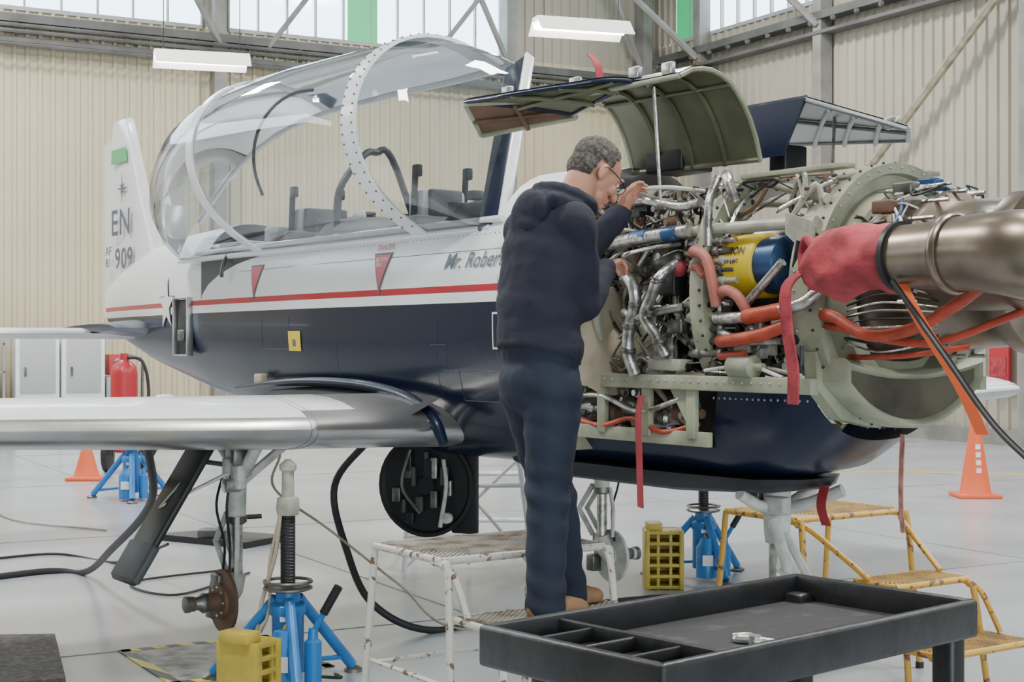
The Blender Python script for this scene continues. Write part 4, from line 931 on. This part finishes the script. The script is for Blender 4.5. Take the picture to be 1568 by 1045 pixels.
HX=(hf,hr_,hu); HC=V(.325,5.845,2.255); S=1.08
h=lambda f,r,u:HC+(hf*f+hr_*r+hu*u)*S
def hE(f,r,u,rad): return ('e',h(f,r,u),tuple(q*S for q in rad),HX)
head=[hE(-.012,0,.03,(.098,.076,.088)),hE(.03,0,-.005,(.066,.066,.085)),hE(.045,0,-.065,(.045,.050,.048)),hE(.075,0,-.09,(.022,.028,.018)),
 ('c',h(-.03,0,-.04),V(.225,5.79,2.11),.066,.072),
 ('c',h(.093,0,.012),h(.118,0,-.028),.009,.014),hE(.108,.010,-.032,(.010,.009,.008)),hE(.108,-.010,-.032,(.010,.009,.008)),
 hE(.088,0,.028,(.014,.055,.012)),hE(.090,0,-.058,(.012,.024,.006)),hE(.089,0,-.068,(.012,.022,.007)),
 hE(.066,.045,-.03,(.022,.018,.022)),hE(.066,-.045,-.03,(.022,.018,.022))]
for s_ in(1,-1): head+=[hE(-.012,.079*s_,-.012,(.019,.008,.032)),hE(-.004,.074*s_,-.03,(.012,.008,.018))]
organic('head',head,.0045,[skin],man,2)
hd=[hE(-.020,0,.040,(.098,.081,.086)),hE(-.045,0,-.015,(.066,.073,.062)),hE(-.02,0,.02,(.07,.081,.05))]
ho=organic('hair',hd,.005,[hairm],man,2,None,[(.012,.006)])
bmh=bmesh.new(); bmh.from_mesh(ho.data)
kill=[]
for v in bmh.verts:
    q=(v.co-HC)/S; f_,r_,u_=q.dot(hf),q.dot(hr_),q.dot(hu)
    front=f_>(.045 if u_>.09 else .030 if u_>.06 else (.015 if u_>.0 else -.015))
    ear=(abs(r_)>.06 and -.04<f_<.012 and u_<.018)
    if front or u_<-.062 or ear: kill.append(v)
bmesh.ops.delete(bmh,geom=kill,context='VERTS'); bmh.to_mesh(ho.data); bmh.free()
fc=M('face_details',man); eyew=mat('eye_white',(.8,.8,.78),.2); eyed=mat('eye_iris',(.08,.05,.03),.2); lip=mat('lips',(.42,.17,.14),.5)
for s_ in(1,-1):
    fc.ell(h(.083,.031*s_,.006),(.010,.012,.010),eyew,HX,12,8); fc.ell(h(.091,.031*s_,.005),(.004,.005,.005),eyed,HX,10,6)
    fc.tube([h(.098,.048*s_,.026),h(.104,.032*s_,.031),h(.104,.016*s_,.028)],.003,hairm,6)
    ring=[h(.112,(.032+.022*math.cos(a))*s_,.002+.016*math.sin(a)) for a in[2*pi*i/14 for i in range(15)]]
    fc.tube(ring,.0018,blackp,6,1)
    fc.tube([h(.112,.054*s_,.008),h(.06,.078*s_,.010),h(.0,.084*s_,.010),h(-.02,.084*s_,-.004)],.0024,blackp,6)
fc.tube([h(.114,.011,.006),h(.116,0,.009),h(.114,-.011,.006)],.0018,blackp,6)
fc.tube([h(.095,.022,-.064),h(.104,0,-.062),h(.095,-.022,-.064)],.0028,lip,6)
fc.done(60)
def hand(name,w,d,pn,side,curls):
    d=d.normalized(); pn=(pn-d*pn.dot(d)).normalized(); sx_=d.cross(pn).normalized()*side
    pr=[('c',w-d*.05,w+d*.015,.031,.028),('e',w+d*.052,(.048,.040,.017),(d,sx_,pn)),('c',w+d*.02+sx_*.018,w+d*.055+sx_*.030,.016,.013)]
    base=[(.028,.092,.078),(.010,.097,.086),(-.009,.093,.080),(-.027,.083,.062)]
    for k,(lx,ly,ln) in enumerate(base):
        p=w+d*(ly-.008)+sx_*lx; a=0; segs=[ln*.45,ln*.32,ln*.25]; rad=[.0095,.0088,.0080,.0070] if k<3 else [.0085,.0078,.0070,.0062]
        pr.append(('c',w+d*.05+sx_*lx*.8,p,.012,rad[0]+.001))
        for j,sl in enumerate(segs):
            a+=curls[k]*(.9 if j==0 else 1.1); q=p+(d*math.cos(a)+pn*math.sin(a)+sx_*(lx*.8 if j==0 else 0))*sl
            pr.append(('c',p,q,rad[j],rad[j+1])); p=q
    p=w+d*.025+sx_*.030
    for ln,r0,r1,ax_ in((.042,.0135,.0115,(d*.65+sx_*.65+pn*.4)),(.032,.0112,.0098,(d*.85+sx_*.15+pn*.5)),(.026,.0098,.0080,(d*.85-sx_*.15+pn*.6))):
        q=p+ax_.normalized()*ln; pr.append(('c',p,q,r0,r1)); p=q
    return organic(name,pr,.0032,[skin],man,1)
tgR=A(.78,.71,1.95); tgL=A(.78,.655,2.22)
hand('hand_right',wrR+(tgR-wrR).normalized()*.02,tgR-wrR,V(.5,.3,-.75),1,(.55,.62,.68,.75))
hand('hand_left',wrL+(tgL-wrL).normalized()*.02,tgL-wrL+UP*.02,V(.45,-.5,-.3),-1,(.45,.55,.62,.7))
hw_=M('hoodie_details',man)
hw_.tube([wrR+(elR-wrR).normalized()*.02,wrR+(wrR-elR).normalized()*.012],[.047,.041],hood,14,1); hw_.tube([wrL+(elL-wrL).normalized()*.02,wrL+(wrL-elL).normalized()*.012],[.047,.041],hood,14,1)
hw_.done()
# ------------------------------------------------------------------ camera
cam=bpy.data.cameras.new('camera'); cam.lens=52.8; cam.sensor_width=36; cam.clip_end=200
co_=bpy.data.objects.new('camera',cam); co_.location=(0,0,1.6); co_.rotation_euler=(pi/2,0,0); bpy.context.scene.collection.objects.link(co_)
bpy.context.scene.camera=co_
